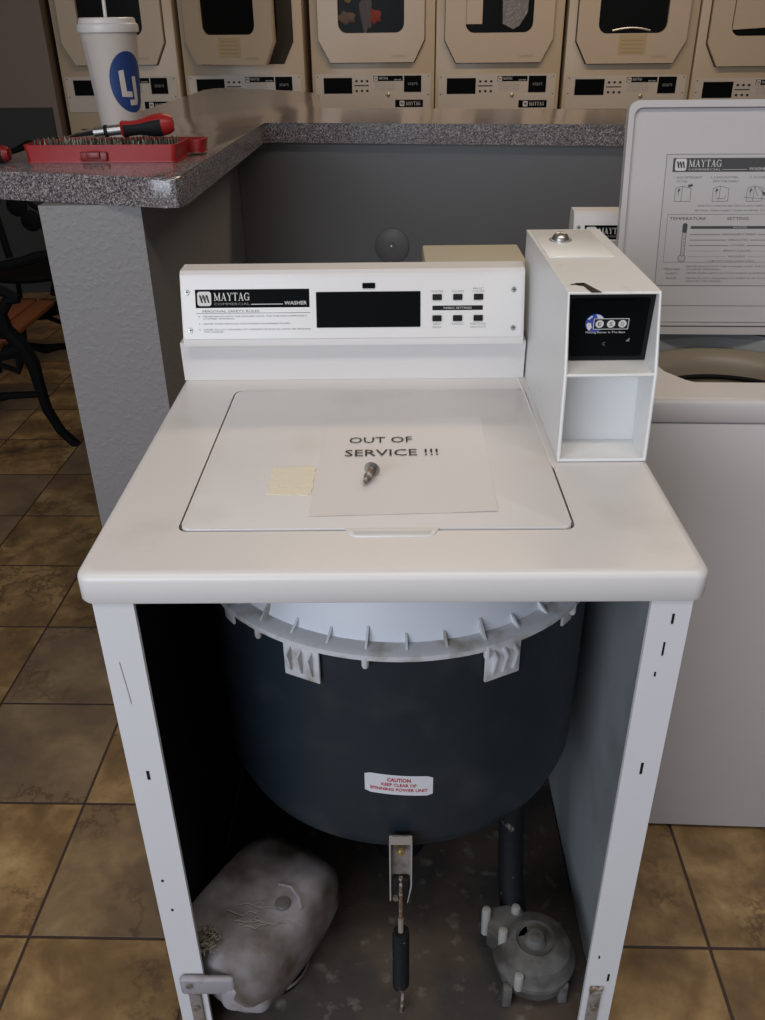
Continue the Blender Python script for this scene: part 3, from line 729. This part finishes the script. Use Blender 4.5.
dk = MB(); dk.lathe([(.262, .79), (.20, .79)], BLACKM, 48, cx=BC[0], cy=BC[1]); dk.build('tub_rim', NW)
con2 = console(NW); con2.location = (-.012, .03, -.010); coin_box(NW)
# open lid: local frame, origin bottom left, leaning back
lm = MB(); lean = R(11); fr = ((-.252, .476, .861), (1, 0, 0), (0, math.sin(lean), math.cos(lean)))
LW, LH = .455, .421
lm.face(*fr); lm.prism(rr(0, LW, 0, LH, [.01, .01, .018, .018], 6), -.016, -.004, NEIGH)
outer = rr(0, LW, 0, LH, [.01, .01, .018, .018], 6); innr = rr(.010, LW - .010, .022, LH - .012, [.004, .004, .016, .016], 6)
lm.prism(outer, -.006, .006, NEIGH, holes=[innr])
lm.prism(rr(0, LW, .0, .014, .003, 2), .004, .009, NEIGH)
ld = lm.build('lid', NW, 30)
g = MB(); g.face(*fr)
pts = innr; n = len(pts); loop = [(x, y, -.0035) for x, y in pts]; g.tube(loop + [loop[0]], .0012, mat('seam_rubber', (.16, .15, .15), .6), 5)  # dark grey line along the lid's recessed inner edge
g.rect(.004, LW - .004, .0145, .0165, INK, .0063)
g.build('lid_gasket', ld)
# instruction decal on inner face
d = MB(); d.face(*fr)
# decal position (u,v measured down from its own top left corner)
DU, DV = .078, .330
base = d.m.copy(); d.m = base @ Matrix.Translation((DU, DV, -.0032))
DWd, DHt = .285, .238
DINK = mat('decal_ink', (.06, .058, .06), .6); DG = mat('decal_grey_ink', (.14, .13, .13), .6)
def frame(x0, x1, y0, y1, t, m, z=.0004):
    for a, b_, c_, e_ in ((x0, x1, y0, y0 + t), (x0, x1, y1 - t, y1), (x0, x0 + t, y0, y1), (x1 - t, x1, y0, y1)): d.rect(a, b_, c_, e_, m, z)
d.rect(0, DWd, -DHt, 0, mat('decal_sheet', (.51, .485, .475), .5), 0)
frame(0, DWd, -DHt, 0, .0008, DG)
d.rect(.013, DWd - .013, -.031, -.007, DINK, .0004); logo(d, .017, -.029, .021, LINK, INK, .0006)
serif_word(d, 'MAYTAG', .042, -.0225, .0125, .060, LINK, .0007); d.text('COMMERCIAL', .042, -.0285, .0032, LINK, w=.06, z=.0007)
d.rect(.104, .150, -.0275, -.0268, LINK, .0007); d.text('WASHER INSTRUCTIONS', .153, -.0285, .0052, LINK, w=.105, z=.0007)
d.text('1. ADD DETERGENT', .017, -.0425, .0036, DG, w=.052); d.text('TO TUB', .022, -.0495, .0036, DG, w=.02)
d.text('2. LOAD CLOTHES', .085, -.0425, .0036, DG, w=.050); d.text('INTO TUB, EVENLY', .090, -.0495, .0036, DG, w=.048)
d.text('3. CLOSE LID', .157, -.0425, .0036, DG, w=.040)
def ln2(*p): 
    for a, b_ in zip(p, p[1:]):
        a = Vector(a); b_ = Vector(b_); q = (b_ - a).normalized(); nn = Vector((-q.y, q.x)) * .0004
        d.flat([a - nn, b_ - nn, b_ + nn, a + nn], DG, .0005)
for ox in (.022, .092, .155):
    ln2((ox, -.083), (ox, -.060), (ox + .012, -.056), (ox + .029, -.060), (ox + .029, -.083), (ox, -.083))
    ln2((ox + .012, -.083), (ox + .013, -.056)); 
    d.flat([(ox + .006, -.060), (ox + .010, -.063), (ox + .004, -.067)], DINK, .0006); ln2((ox + .007, -.061), (ox + .006, -.074))
d.flat([(.044, -.054), (.052, -.052), (.054, -.056), (.046, -.058)], DINK, .0006)
ln2((.098, -.078), (.115, -.078), (.117, -.072)); ln2((.150, -.076), (.192, -.079)); ln2((.168, -.056), (.175, -.074))
d.flat([(.182, -.066), (.190, -.068), (.187, -.074)], DINK, .0006); ln2((.176, -.060), (.186, -.068))
d.text('WASH FULL LOADS FOR BEST RESULTS. SELECT FABRIC', .066, -.0925, .0030, DG, w=.125); d.text('SETTING, THEN INSERT COINS IN METER TO START', .062, -.1010, .0030, DG, w=.150)
frame(.012, DWd - .012, -.194, -.106, .0006, DG)
d.text('TEMPERATURE', .017, -.1165, .0052, DINK, w=.067); d.text('SETTING', .124, -.1165, .0052, DINK, w=.040)
# thermometer
d.flat(rr(.043, .051, -.185, -.122, .0035, 3), DG, .0004); d.flat(rr(.0442, .0498, -.184, -.139, .0025, 3), mat('decal_sheet2', (.45, .43, .42), .5), .0006)
d.flat(rr(.0425, .0515, -.140, -.122, .004, 3), DINK, .0007); d.flat(circ(.0465, -.1865, .0075, 18), DG, .0004); d.flat(circ(.0465, -.1865, .0064, 18), MATS['decal_sheet2'], .0006)
for i in range(6): d.rect(.0455, .0485, -.146 - .006 * i, -.1452 - .006 * i, DINK, .0008)
d.rect(.058, DWd - .02, -.1325, -.1275, DINK, .0004); d.text('WHITES', .150, -.1315, .0030, LINK, w=.026, align='CENTER', z=.0007)
for i, (t_, y_, wv, th) in enumerate((('PERMANENT PRESS', -.1430, .062, .0011), ('DELICATES', -.1530, .036, .0011), ('COLORS', -.1630, .026, .0011), ('BRIGHT COLORS', -.1730, .052, .0004), ('WOOLENS', -.1835, .032, .0004))):
    d.text(t_, .150, y_ - .0013, .0036, DG, w=wv, align='CENTER')
    d.rect(.058, .150 - wv / 2 - .004, y_ - th / 2, y_ + th / 2, DG, .0004); d.rect(.150 + wv / 2 + .004, .230, y_ - th / 2, y_ + th / 2, DG, .0004)
    d.text(('WARM', 'WARM', 'COLD', '', 'COLD')[i], .234, y_ - .0013, .0036, DG, w=.018) if i != 3 else None
d.text('* USE WITH FULL LOAD ONLY', .095, -.1925, .0026, DG, w=.09)
for i, t_ in enumerate(('PERSONAL', 'SAFETY', 'RULES')): d.text(t_, .031, -.2085 - .0085 * i, .0036, DG, w=.004 * len(t_), align='CENTER')
for y_, ls in ((-.203, ('NEVER REACH INTO THE WASHER UNTIL THE TUB HAS COMPLETELY', 'STOPPED SPINNING.')), (-.2155, ('NEVER WASH ARTICLES CONTAINING FLAMMABLE FUMES.',)), (-.225, ('NEVER ALLOW CHILDREN TO OPERATE OR PLAY IN, WITH OR', 'AROUND THE WASHER.'))):
    small_text_block(d, ls, .058, y_, .0028, DG, .0055, [len(l) * .0038 for l in ls])
d.build('instruction_decal', ld)

# ------------------------------------------------------------------ stacked dryers along the back
DYAW = R(-3.5)
DROP = 0
def dz(v): return 1.149 + (77.8 - v) * .00478 - DROP      # height scale on the dryer fronts
def make_dryer(kind):
    """local: x 0..W from left seam, y=0 front, z from floor"""
    root = thing('stacked_dryer', '', 'dryer')
    H = 2.02; DWI = .662
    b = MB(); b.box(0.002, DWI - .002, .004, .70, .012, H, DRY, .006); b.box(.03, DWI - .03, .03, .68, 0, .012, BLACKM); body = b.build('cabinet', root)
    def fr(mb): return mb.face((0, .004, 0), (1, 0, 0), (0, 0, 1))
    U = lambda px: (px - 313) * .00527 + .008
    # upper + lower door
    for up in (1, 0):
        zb, zt = (1.222 - DROP, 1.80 - DROP) if up else (.30, .90)
        x0, x1 = .050, .605
        outl = [(x0 + .06, zb), (x1 - .055, zb), (x1, zb + .105), (x1, zt - .02), (x1 - .02, zt), (x0 + .02, zt), (x0, zt - .02), (x0, zb + .105)]
        wx0, wx1, wz0, wz1 = .155, .500, zb + .137, zb + .42
        d = MB(); fr(d)
        opened = (kind == 'ajar' and up)
        gr = MB(); fr(gr); gr.prism([(p[0] + (.0035 if p[0] > .3 else -.0035), p[1] + (-.004 if p[1] < zb + .2 else .004)) for p in outl], .0, .0015, mat('door_gap', (.03, .024, .018), .8)); gr.build('door_frame', body)
        if opened:
            rot = Matrix.Translation((x0, 0, .002)) @ Matrix.Rotation(R(-24), 4, 'Y') @ Matrix.Translation((-x0, 0, 0))
            op = MB(); fr(op); op.prism(rr(.18, .525, wz0 - .03, wz1, .05, 5), .0015, .003, GLASSD); op.build('drum_opening', body)
        else: rot = Matrix()
        d.m = d.m @ rot
        win = rr(wx0, wx1, wz0, wz1, .045, 6)
        d.prism(outl, .002, .034, DRYD, holes=[win]); d.prism(outl, .002, .014, DRYD, holes=[win])
        # bevelled rim round window
        dr_ = d.build('door', root, 40)
        g = MB(); fr(g); g.m = g.m @ rot; g.prism(rr(wx0 - .002, wx1 + .002, wz0 - .002, wz1 + .002, .045, 6), .006, .012, GLASSD); g.build('window', dr_)
        t = MB(); fr(t); t.m = t.m @ rot; t.prism(rr(x1 - .175, x1 - .085, zb + .022, zb + .04, .003, 2), .034, .0348, DRY); t.text('COMMERCIAL', x1 - .165, zb + .027, .006, GREYINK, w=.07, z=.0352); t.build('door_badge', dr_)
        if up and kind in ('notice', 'ajar'):
            t = MB(); fr(t); t.m = t.m @ rot; t.rect(.265, .405, zb + .035, zb + .125, STICK, .0352)
            for q in range(4): t.rect(.28, .39, zb + .05 + q * .018, zb + .055 + q * .018, mat('faded_ink', (.33, .245, .14), .8), .0356)
            t.build('notice_sticker', dr_)
        if up and kind == 'plastic':
            t = MB(); fr(t); t.box(wx0 - .001, .24, wz0 + .04, wz1, .0125, .016, DRYD); t.build('window_panel', dr_)
            t = MB(); fr(t)
            pl = [(.335, wz1 - .02), (.475, wz1 - .02), (.47, wz0 + .09), (.43, wz0 + .03), (.40, wz0 + .015), (.345, wz0 + .04)]
            t.prism(pl, .0125, .022, mat('crumpled_plastic', (.18, .16, .14), .25, bump=(45, 1.))); t.build('plastic_wrap', dr_)
        if up and kind == 'covered':
            t = MB(); fr(t); t.prism([(wx0 + .008, wz0 + .028), (wx1, wz0 + .045), (wx1, wz1 - .002), (wx0 + .008, wz1 - .002)], .0125, .020, DRYD); t.build('window_panel', dr_)
        if up and kind == 'clothes':
            for (cx, cz, rx, rz_, cc) in ((.215, wz0 + .20, .075, .07, (.20, .14, .05)), (.30, wz0 + .10, .04, .12, (.09, .085, .09)), (.345, wz0 + .075, .045, .04, (.22, .04, .03)), (.20, wz0 + .07, .06, .035, (.12, .085, .07))):
                t = MB(); fr(t); t.m = t.m @ Matrix.Translation((cx, cz, .013)) @ Matrix.Scale(rx, 4, (1, 0, 0)) @ Matrix.Scale(rz_, 4, (0, 1, 0)) @ Matrix.Scale(.012, 4, (0, 0, 1))
                bm = bmesh.new(); bmesh.ops.create_icosphere(bm, subdivisions=3, radius=.8); 
                for v in bm.verts: v.co *= 1 + .18 * math.sin(7 * v.co.x + 5 * v.co.y)
                t.addbm(bm, mat('cloth_%d' % int(cc[0] * 100), cc, .9)); t.build('garment', dr_)
        if up and kind == 'chrome':
            t = MB(); fr(t); t.tube([(.23 + .19 * i / 10, wz0 + .012 + .012 * math.sin(PI * i / 10), .014) for i in range(11)], .006, STEEL, 8); t.build('drum_lip', dr_)
    # control panel
    z0, z1 = 1.030, dz(74.2)
    p = MB(); fr(p); p.prism(rr(.020, .640, .99, z1, .008, 3), 0, .004, DRYP)
    cp = p.build('control_panel', root)
    z = .0042
    for (u_, v_) in ((.032, z1 - .012), (.628, z1 - .012), (.032, 1.065), (.628, 1.065)):
        q = MB(); fr(q); q.lathe([(.0035, z), (.0028, z + .001), (0, z + .0012)], INK, 10, cx=u_, cy=v_); q.build('screw', cp)
    q = MB(); fr(q); q.prism([(U(323.8), dz(93.7)), (U(353), dz(93.7)), (U(353), dz(77.8)), (U(323.8), dz(77.8))], .003, .0055, BLACK); q.build('display', cp)
    for r_ in range(2):
        for c_ in range(3):
            q = MB(); fr(q); u_ = U(357.5) + .029 * c_; v_ = dz(81.2) - .047 * r_; q.prism(rr(u_ - .006, u_ + .006, v_ - .005, v_ + .005, .001, 2), .003, .006, BLACKM); q.build('button', cp)
    q = MB(); fr(q); q.rect(U(355), U(370), dz(86.3), dz(85.2), BLACKM, z)
    q.rect(U(374.7), U(404.7), dz(81.4), dz(76), BLACK, z); logo(q, U(375.3), dz(81), .021, LINK, INK, z + .0003); serif_word(q, 'MAYTAG', U(380.5), dz(79.6), .012, .048, LINK, z + .0004); q.text('DRYER', U(396), dz(80.8), .007, LINK, w=.038, z=z + .0004)
    for i in range(5): q.text(('PERSONAL SAFETY RULES', 'NEVER DRY ARTICLES CONTAINING', 'FLAMMABLE SUBSTANCES. NEVER', 'ALLOW CHILDREN TO OPERATE OR', 'PLAY IN OR AROUND THE DRYER')[i], U(376), dz(83.6) - i * .0085, .0045, GREYINK, w=.11, z=z)
    q.build('panel_legend', cp)
    q = MB(); fr(q); q.prism([(U(406), dz(92.4)), (U(423.5), dz(92.4)), (U(423.5), dz(76)), (U(406), dz(76))], .003, .007, BLACK); q.text('start', U(410), dz(85.5), .018, GREYINK, w=.052, z=.0074); q.build('card_reader', cp)
    q = MB(); fr(q); q.lathe([(.010, .003), (.010, .010), (.006, .012), (0, .012)], BRASS, 16, cx=U(390), cy=dz(95)); q.build('lock', cp)
    q = MB(); fr(q); q.prism(rr(U(393.7), U(429.5), .93, dz(95.0), .006, 3), .0041, .0075, DRYP); q.rect(U(397), U(425.5), dz(108), dz(100.4), BLACK, .0079); logo(q, U(401.5), dz(106.8), .026, LINK, INK, .0082); serif_word(q, 'MAYTAG', U(408), dz(106), .018, .078, LINK, .0083); q.build('lower_name_plate', cp)
    return root
KINDS = ['plain', 'ajar', 'clothes', 'plastic', 'chrome', 'covered']
DL = ['almond stacked dryer standing leftmost in the back row, behind the paper cup',
      'almond stacked dryer in the back row with its upper door hanging ajar',
      'almond stacked dryer with yellow and red laundry behind its door window',
      'almond stacked dryer with crumpled clear plastic showing in its door window',
      'almond stacked dryer with yellowed notice sticker under its door window and arc-shaped metal lip',
      'almond stacked dryer at the right edge, rising behind the open washer lid']
SEAM = [-1.763, -1.101, -.420, .238, .922, 1.606]
for i, (kd, lb, x) in enumerate(zip(KINDS, DL, SEAM)):
    k2 = kd; DROP = (0, 0, 0, .006, .016, .034)[i]
    o = make_dryer(k2)
    if kd == 'chrome':
        dr_ = [c for c in o.children if c.name.startswith('door')][0]
        t = MB(); t.face((0, .004, 0), (1, 0, 0), (0, 0, 1)); t.rect(.265, .405, 1.262 - DROP, 1.354 - DROP, STICK, .0352)
        for q in range(4): t.rect(.28, .39, 1.27 - DROP + q * .018, 1.275 - DROP + q * .018, MATS['faded_ink'], .0356)
        t.build('notice_sticker', dr_)
    yy = 4.40 - (x - .2) * math.tan(-DYAW); x = x * (yy + .73) / 5.13
    o['label'] = lb; o['group'] = 'stacked dryers along the back wall'
    o.location = (x + .003, yy, 0); o.rotation_euler.z = DYAW

# ------------------------------------------------------------------ on the counter
CZ = 1.1605
# paper cup
cup = thing('paper_cup', 'tall white paper cup with lid, straw and blue round logo on the counter', 'cup', (-.605, 1.385, CZ))
cup.scale = (1.04, 1.04, 1.14)
c = MB(); c.lathe([(0, .004), (.036, .004), (.0375, 0), (.039, 0), (.0575, .205), (.059, .208), (.0575, .21), (.055, .206), (.037, .008)], CUPP, 48); body = c.build('cup_body', cup)
l = MB(); l.lathe([(.0585, .203), (.0615, .204), (.0625, .210), (.0610, .217), (.0575, .219), (.0565, .226), (.053, .228), (.050, .222), (.012, .221), (.008, .225), (0, .225)], CUPL, 48); l.build('cup_lid', cup)
l = MB(); l.tube([(-.002, 0, .215), (-.001, .002, .26), (.003, .004, .33)], .0036, CUPL, 10); l.build('straw', cup)
g = MB()
def onc(u, v, off=.0006):   # u along the arc (metres), v up
    r = .039 + (.0575 - .039) * v / .205 + off; a = -PI / 2 + u / r
    return (r * math.cos(a), r * math.sin(a), v)
def patch(pts, m, off):
    # convex outline cut into thin upright strips that follow the cup
    def clip(p, x, keep):
        o = []
        for a, b_ in zip(p, p[1:] + p[:1]):
            ia = (a[0] - x) * keep >= 0; ib = (b_[0] - x) * keep >= 0
            if ia: o.append(a)
            if ia != ib:
                t = (x - a[0]) / (b_[0] - a[0]); o.append((x, a[1] + t * (b_[1] - a[1])))
        return o
    x0 = min(p[0] for p in pts); x1 = max(p[0] for p in pts); k = max(1, int((x1 - x0) / .004) + 1)
    for i in range(k):
        q = clip(clip(list(pts), x0 + (x1 - x0) * i / k, 1), x0 + (x1 - x0) * (i + 1) / k, -1)
        if len(q) >= 3: g.add([onc(x, y, off) for x, y in q], [list(range(len(q)))], m)
bx, bz = .045, .120
patch([(bx + .043 * math.cos(2 * PI * i / 30), bz + .053 * math.sin(2 * PI * i / 30)) for i in range(30)], BLUE, .0006)
for q in (((bx - .022, bz + .020), (bx - .011, bz + .022), (bx - .010, bz - .024), (bx - .022, bz - .024)), ((bx - .022, bz - .024), (bx + .002, bz - .026), (bx + .002, bz - .016), (bx - .022, bz - .014)),
          ((bx + .006, bz + .010), (bx + .016, bz + .010), (bx + .016, bz - .030), (bx + .006, bz - .030)), ((bx - .006, bz - .040), (bx + .012, bz - .040), (bx + .016, bz - .030), (bx - .006, bz - .030))):
    patch(list(q), CUPP, .0014)
g.build('cup_logo', body); g = MB()
for i in range(22):
    v = .185 - i * .005; patch([(-.044 + i * .0003, v), (-.0425 + i * .0003, v), (-.0425 + i * .0003, v + .003), (-.044 + i * .0003, v + .003)], GREYINK, .0006)
g.build('printed_text', body)

# red bit case, open
case = thing('bit_case', 'open red plastic case full of screwdriver bits on the countertop', 'case', (-.592, 1.15, CZ), R(-3))
w, dp, h = .158, .105, .034
def tray(mb, x0, x1, y0, y1, z0, z1, t, m):
    o = rr(x0, x1, y0, y1, .010, 4); i_ = rr(x0 + t, x1 - t, y0 + t, y1 - t, .008, 4)
    mb.prism(o, z0, z0 + t, m); 
    # slightly flared walls
    n = len(o)
    def sc_(p, k): cx, cy = (x0 + x1) / 2, (y0 + y1) / 2; return (cx + (p[0] - cx) * k, cy + (p[1] - cy) * k)
    ri = [[(*sc_(p, .975), z0) for p in o], [(*p, z0 + (z1 - z0) * .6) for p in o], [(*sc_(p, 1.012), z1) for p in o], [(*sc_(p, 1.0), z1) for p in i_], [(*sc_(p, .98), z0 + t) for p in i_]]
    vs = [p for r_ in ri for p in r_]; fs = []
    for a in range(4):
        for k in range(n): fs.append((a * n + k, a * n + (k + 1) % n, (a + 1) * n + (k + 1) % n, (a + 1) * n + k))
    mb.add(vs, fs, m)
t = MB(); tray(t, -w, w, 0, dp, 0, h, .003, RED); tr = t.build('tray', case)
t = MB(); t.box(-.04, .016, -.006, .001, .003, .021, DRED, .002); t.box(-.026, .003, -.011, -.005, .008, .022, DRED, .003); t.build('latch', tr)
t = MB(); tray(t, -w + .02, w + .026, dp + .012, dp + .068, .004, .030, .003, RED); t.m = Matrix(); t.build('case_lid', case)
t = MB(); t.cyl((-w + .05, dp + .006, .010), (w - .01, dp + .006, .010), .003, DRED); t.build('hinge', case)
t = MB(); t.box(-w + .006, w - .006, .006, dp - .006, .0035, .016, mat('bit_holder', (.05, .01, .01), .6), .001); t.build('bit_holder', case)
# bits
bt = MB(); bt.lathe([(.0028, 0), (.0032, .001), (.0032, .012), (.0020, .014), (.0022, .019), (.0006, .023), (0, .0235)], mat('bit_steel', (.13, .12, .09), .4, metal=.8), 6)
bit0 = bt.build('screwdriver_bit'); tag(bit0, 'small steel driver bit standing upright in the red case', 'screwdriver bit', 'bits standing in the red case')
rnd = random.Random(11); first = True
M0 = Matrix.Translation((-.592, 1.15, CZ)) @ Matrix.Rotation(R(-3), 4, 'Z')
for r_ in range(4):
    for k in range(24):
        x = -.140 + k * .0122 + rnd.uniform(-.001, .001); y = .017 + r_ * .023
        o = bit0 if first else bit0.copy()
        if not first: COL.objects.link(o)
        first = False
        o.location = M0 @ Vector((x, y, .0165 + rnd.uniform(0, .004))); o.rotation_euler = (rnd.uniform(-.05, .05), rnd.uniform(-.06, .06), rnd.uniform(0, 3))

# ratchet screwdriver lying on the bits
sd = thing('screwdriver', 'red and black handled screwdriver lying across the bits in the case', 'screwdriver', (-.600, 1.175, CZ + .055), 0)
sd.rotation_euler = (0, R(-5), R(8)); sd.scale = (1.18, 1.18, 1.18)
hp = [(0, .0), (.012, .002), (.0165, .010), (.0185, .022), (.0175, .036), (.0135, .052), (.0115, .064), (.012, .078), (.014, .088), (.011, .092), (0, .092)]
Mh = Matrix.Translation((.135, 0, 0)) @ Matrix.Rotation(R(-90), 4, 'Y')
t = MB(); t.m = Mh; t.lathe(hp, RED, 28); hd_ = t.build('handle', sd)
t = MB(); t.m = Mh; t.lathe([(r + .0009, z) for r, z in hp[3:9]], BLACKM, 16, a0=R(195), a1=R(300)); t.build('grip', hd_)
t = MB(); t.cyl((.046, 0, 0), (.018, 0, 0), .0085, STEEL, seg=20); t.cyl((.018, 0, 0), (-.004, 0, 0), .0070, STEEL, seg=20); t.cyl((.020, 0, 0), (.014, 0, 0), .0098, BLACKM, seg=20); t.build('shaft', sd)
t = MB(); t.cyl((-.002, 0, 0), (-.028, 0, -.001), .0045, BLACKM, seg=6, r1=.003); t.cyl((-.028, 0, -.001), (-.046, 0, -.002), .0028, BLACKM, r1=.0012, seg=6); t.build('bit', sd)

# second tool at frame edge
sd2 = thing('screwdriver', 'dark red and black tool handle at the left end of the counter', 'screwdriver', (-.80, 1.16, CZ + .0175), R(196))
t = MB(); t.m = Matrix.Rotation(R(90), 4, 'Y') @ Matrix.Translation((0, 0, -.02)); t.lathe([(0, 0), (.012, .001), (.0165, .01), (.017, .03), (.012, .05), (.014, .07), (0, .072)], DRED, 24); hh_ = t.build('handle', sd2)
t = MB(); t.m = Matrix.Rotation(R(90), 4, 'Y') @ Matrix.Translation((0, 0, -.02)); t.lathe([(.0172, .012), (.0177, .03), (.0127, .05)], BLACKM, 16, a0=R(-40), a1=R(120)); t.build('grip', hh_)
sd2.rotation_euler.z = R(180)

# ------------------------------------------------------------------ garden-style bench beyond the half wall
def make_bench(label, loc, rz):
    b = thing('bench', label, 'bench', loc, rz)
    # local: seat runs along +y, end frame in the xz plane at y=0 and y=1.2
    for y in (0, .56):
        f = MB()
        f.tube([(.02, y, 0), (-.03, y, .06), (-.065, y, .15), (-.075, y, .25), (-.08, y, .33), (-.11, y, .40), (-.15, y, .46), (-.155, y, .52), (-.12, y, .565), (-.08, y, .57)], [.018, .018, .02, .022, .026, .03, .026, .022, .020, .016], IRON, 8)
        f.tube([(-.08, y, .57), (-.14, y, .60), (-.22, y, .585), (-.32, y, .555), (-.45, y, .55), (-.56, y, .57)], [.016, .02, .022, .018, .02, .02], IRON, 8)
        f.tube([(-.10, y, .39), (-.2, y, .365), (-.35, y, .36), (-.52, y, .38)], [.03, .026, .028, .024], IRON, 8)
        f.tube([(-.17, y, .43), (-.165, y, .455), (-.15, y, .46)], .020, IRON, 8)
        f.tube([(-.08, y, .21), (-.2, y, .205), (-.26, y, .195), (-.32, y, .21), (-.5, y, .21)], [.014, .015, .022, .015, .014], IRON, 8)
        f.tube([(-.12, y, .36), (-.14, y, .30), (-.22, y, .335), (-.31, y, .33), (-.36, y, .28), (-.37, y, .21)], [.02, .012, .01, .012, .02, .018], IRON, 8)
        f.tube([(-.60, y, 0), (-.56, y, .1), (-.54, y, .25), (-.54, y, .4), (-.58, y, .6), (-.64, y, .85)], .02, IRON, 8)
        f.build('end_frame', b)
    for k in range(4):
        s = MB(); s.box(-.21 - .085 * k - .036, -.21 - .085 * k + .036, -.03, .59, .388, .41, SLAT, .005); s.build('seat_slat', b)
    for k in range(3):
        s = MB(); x = -.56 - .028 * k; s.box(x - .01, x + .01, -.03, .59, .48 + .12 * k, .56 + .12 * k, SLAT, .004); s.build('back_slat', b)
    return b
make_bench('black cast-iron bench with orange-brown wooden slats beyond the grey half wall', (-1.235, 2.27, 0), 0)
# ornamental iron chair back seen above the bench
ch = thing('iron_chair', 'black wrought-iron chair with a leafy scrolled back behind the bench arm', 'chair', (-1.62, 3.42, 0))
f = MB()
for i in range(9):
    a = i * 2 * PI / 9; x = .12 * math.cos(a); z = .73 + .13 * math.sin(a)
    f.m = Matrix.Translation((x, 0, z)) @ Matrix.Rotation(-a, 4, 'Y') @ Matrix.Scale(.3, 4, (0, 1, 0)); 
    bm = bmesh.new(); bmesh.ops.create_icosphere(bm, subdivisions=2, radius=.05); f.addbm(bm, IRON)
f.m = Matrix()
f.tube([(-.2, 0, .45), (-.22, 0, .65), (-.15, 0, .88), (0, 0, .95), (.15, 0, .88), (.22, 0, .65), (.2, 0, .45)], .018, IRON, 8)
f.tube([(.06 * math.cos(t_ / 3), 0, .73 + .06 * math.sin(t_ / 3)) for t_ in range(20)], .012, IRON, 6)
f.build('backrest', ch)
f = MB(); f.lathe([(0, .43), (.21, .43), (.22, .445), (.21, .46), (0, .46)], IRON, 28, cy=-.2); f.build('seat', ch)
for x, y in ((-.17, -.35), (.17, -.35), (-.17, -.02), (.17, -.02)):
    f = MB(); f.tube([(x, y, .43), (x * 1.1, y, .2), (x * 1.25, y, 0.005)], .013, IRON, 8); f.build('leg', ch)

# ------------------------------------------------------------------ lights
def area(name, loc, target, sx_, sy_, power, col):
    l = bpy.data.lights.new(name, 'AREA'); l.shape = 'RECTANGLE'; l.size = sx_; l.size_y = sy_; l.energy = power; l.color = col
    o = bpy.data.objects.new(name, l); COL.objects.link(o); o.location = loc
    o.rotation_euler = (Vector(target) - Vector(loc)).to_track_quat('-Z', 'Y').to_euler(); return o
area('shopfront_daylight', (-2.0, -3.2, 1.8), (.1, 0, .7), 3.0, 1.6, 88, (.80, .88, 1.0))
area('ceiling_tube_light', (.2, -.5, 2.75), (.2, -.45, 0), 2.4, .3, 22, (1., .92, .84))
area('ceiling_tube_light', (.6, 2.6, 2.75), (.6, 2.9, 0), 2.4, .3, 31, (1., .80, .60))
w_ = bpy.data.worlds.new('room_air'); bpy.context.scene.world = w_; w_.use_nodes = True
w_.node_tree.nodes['Background'].inputs[0].default_value = (.75, .85, 1., 1); w_.node_tree.nodes['Background'].inputs[1].default_value = .35

# ------------------------------------------------------------------ camera
f_, pitch, roll, yaw = 859.67, .5154, -.0132, -.0137
cd = bpy.data.cameras.new('camera'); cam = bpy.data.objects.new('camera', cd); COL.objects.link(cam)
F = Vector((math.sin(yaw) * math.cos(pitch), math.cos(yaw) * math.cos(pitch), -math.sin(pitch)))
R0 = Vector((math.cos(yaw), -math.sin(yaw), 0)); U0 = R0.cross(F)
Rv = math.cos(roll) * R0 + math.sin(roll) * U0; Uv = -math.sin(roll) * R0 + math.cos(roll) * U0
cam.matrix_world = Matrix(((Rv.x, Uv.x, -F.x, .0018), (Rv.y, Uv.y, -F.y, -.7324), (Rv.z, Uv.z, -F.z, 1.4034), (0, 0, 0, 1)))
cd.sensor_fit = 'VERTICAL'; cd.sensor_height = 24; cd.lens = 24 * f_ / 1020; cd.clip_start = .02
sc_ = bpy.context.scene; sc_.camera = cam
sc_.view_settings.view_transform = 'Standard'; sc_.view_settings.look = 'None'; sc_.view_settings.gamma = 1
sc_.view_settings.use_curve_mapping = False; sc_.view_settings.exposure = .07
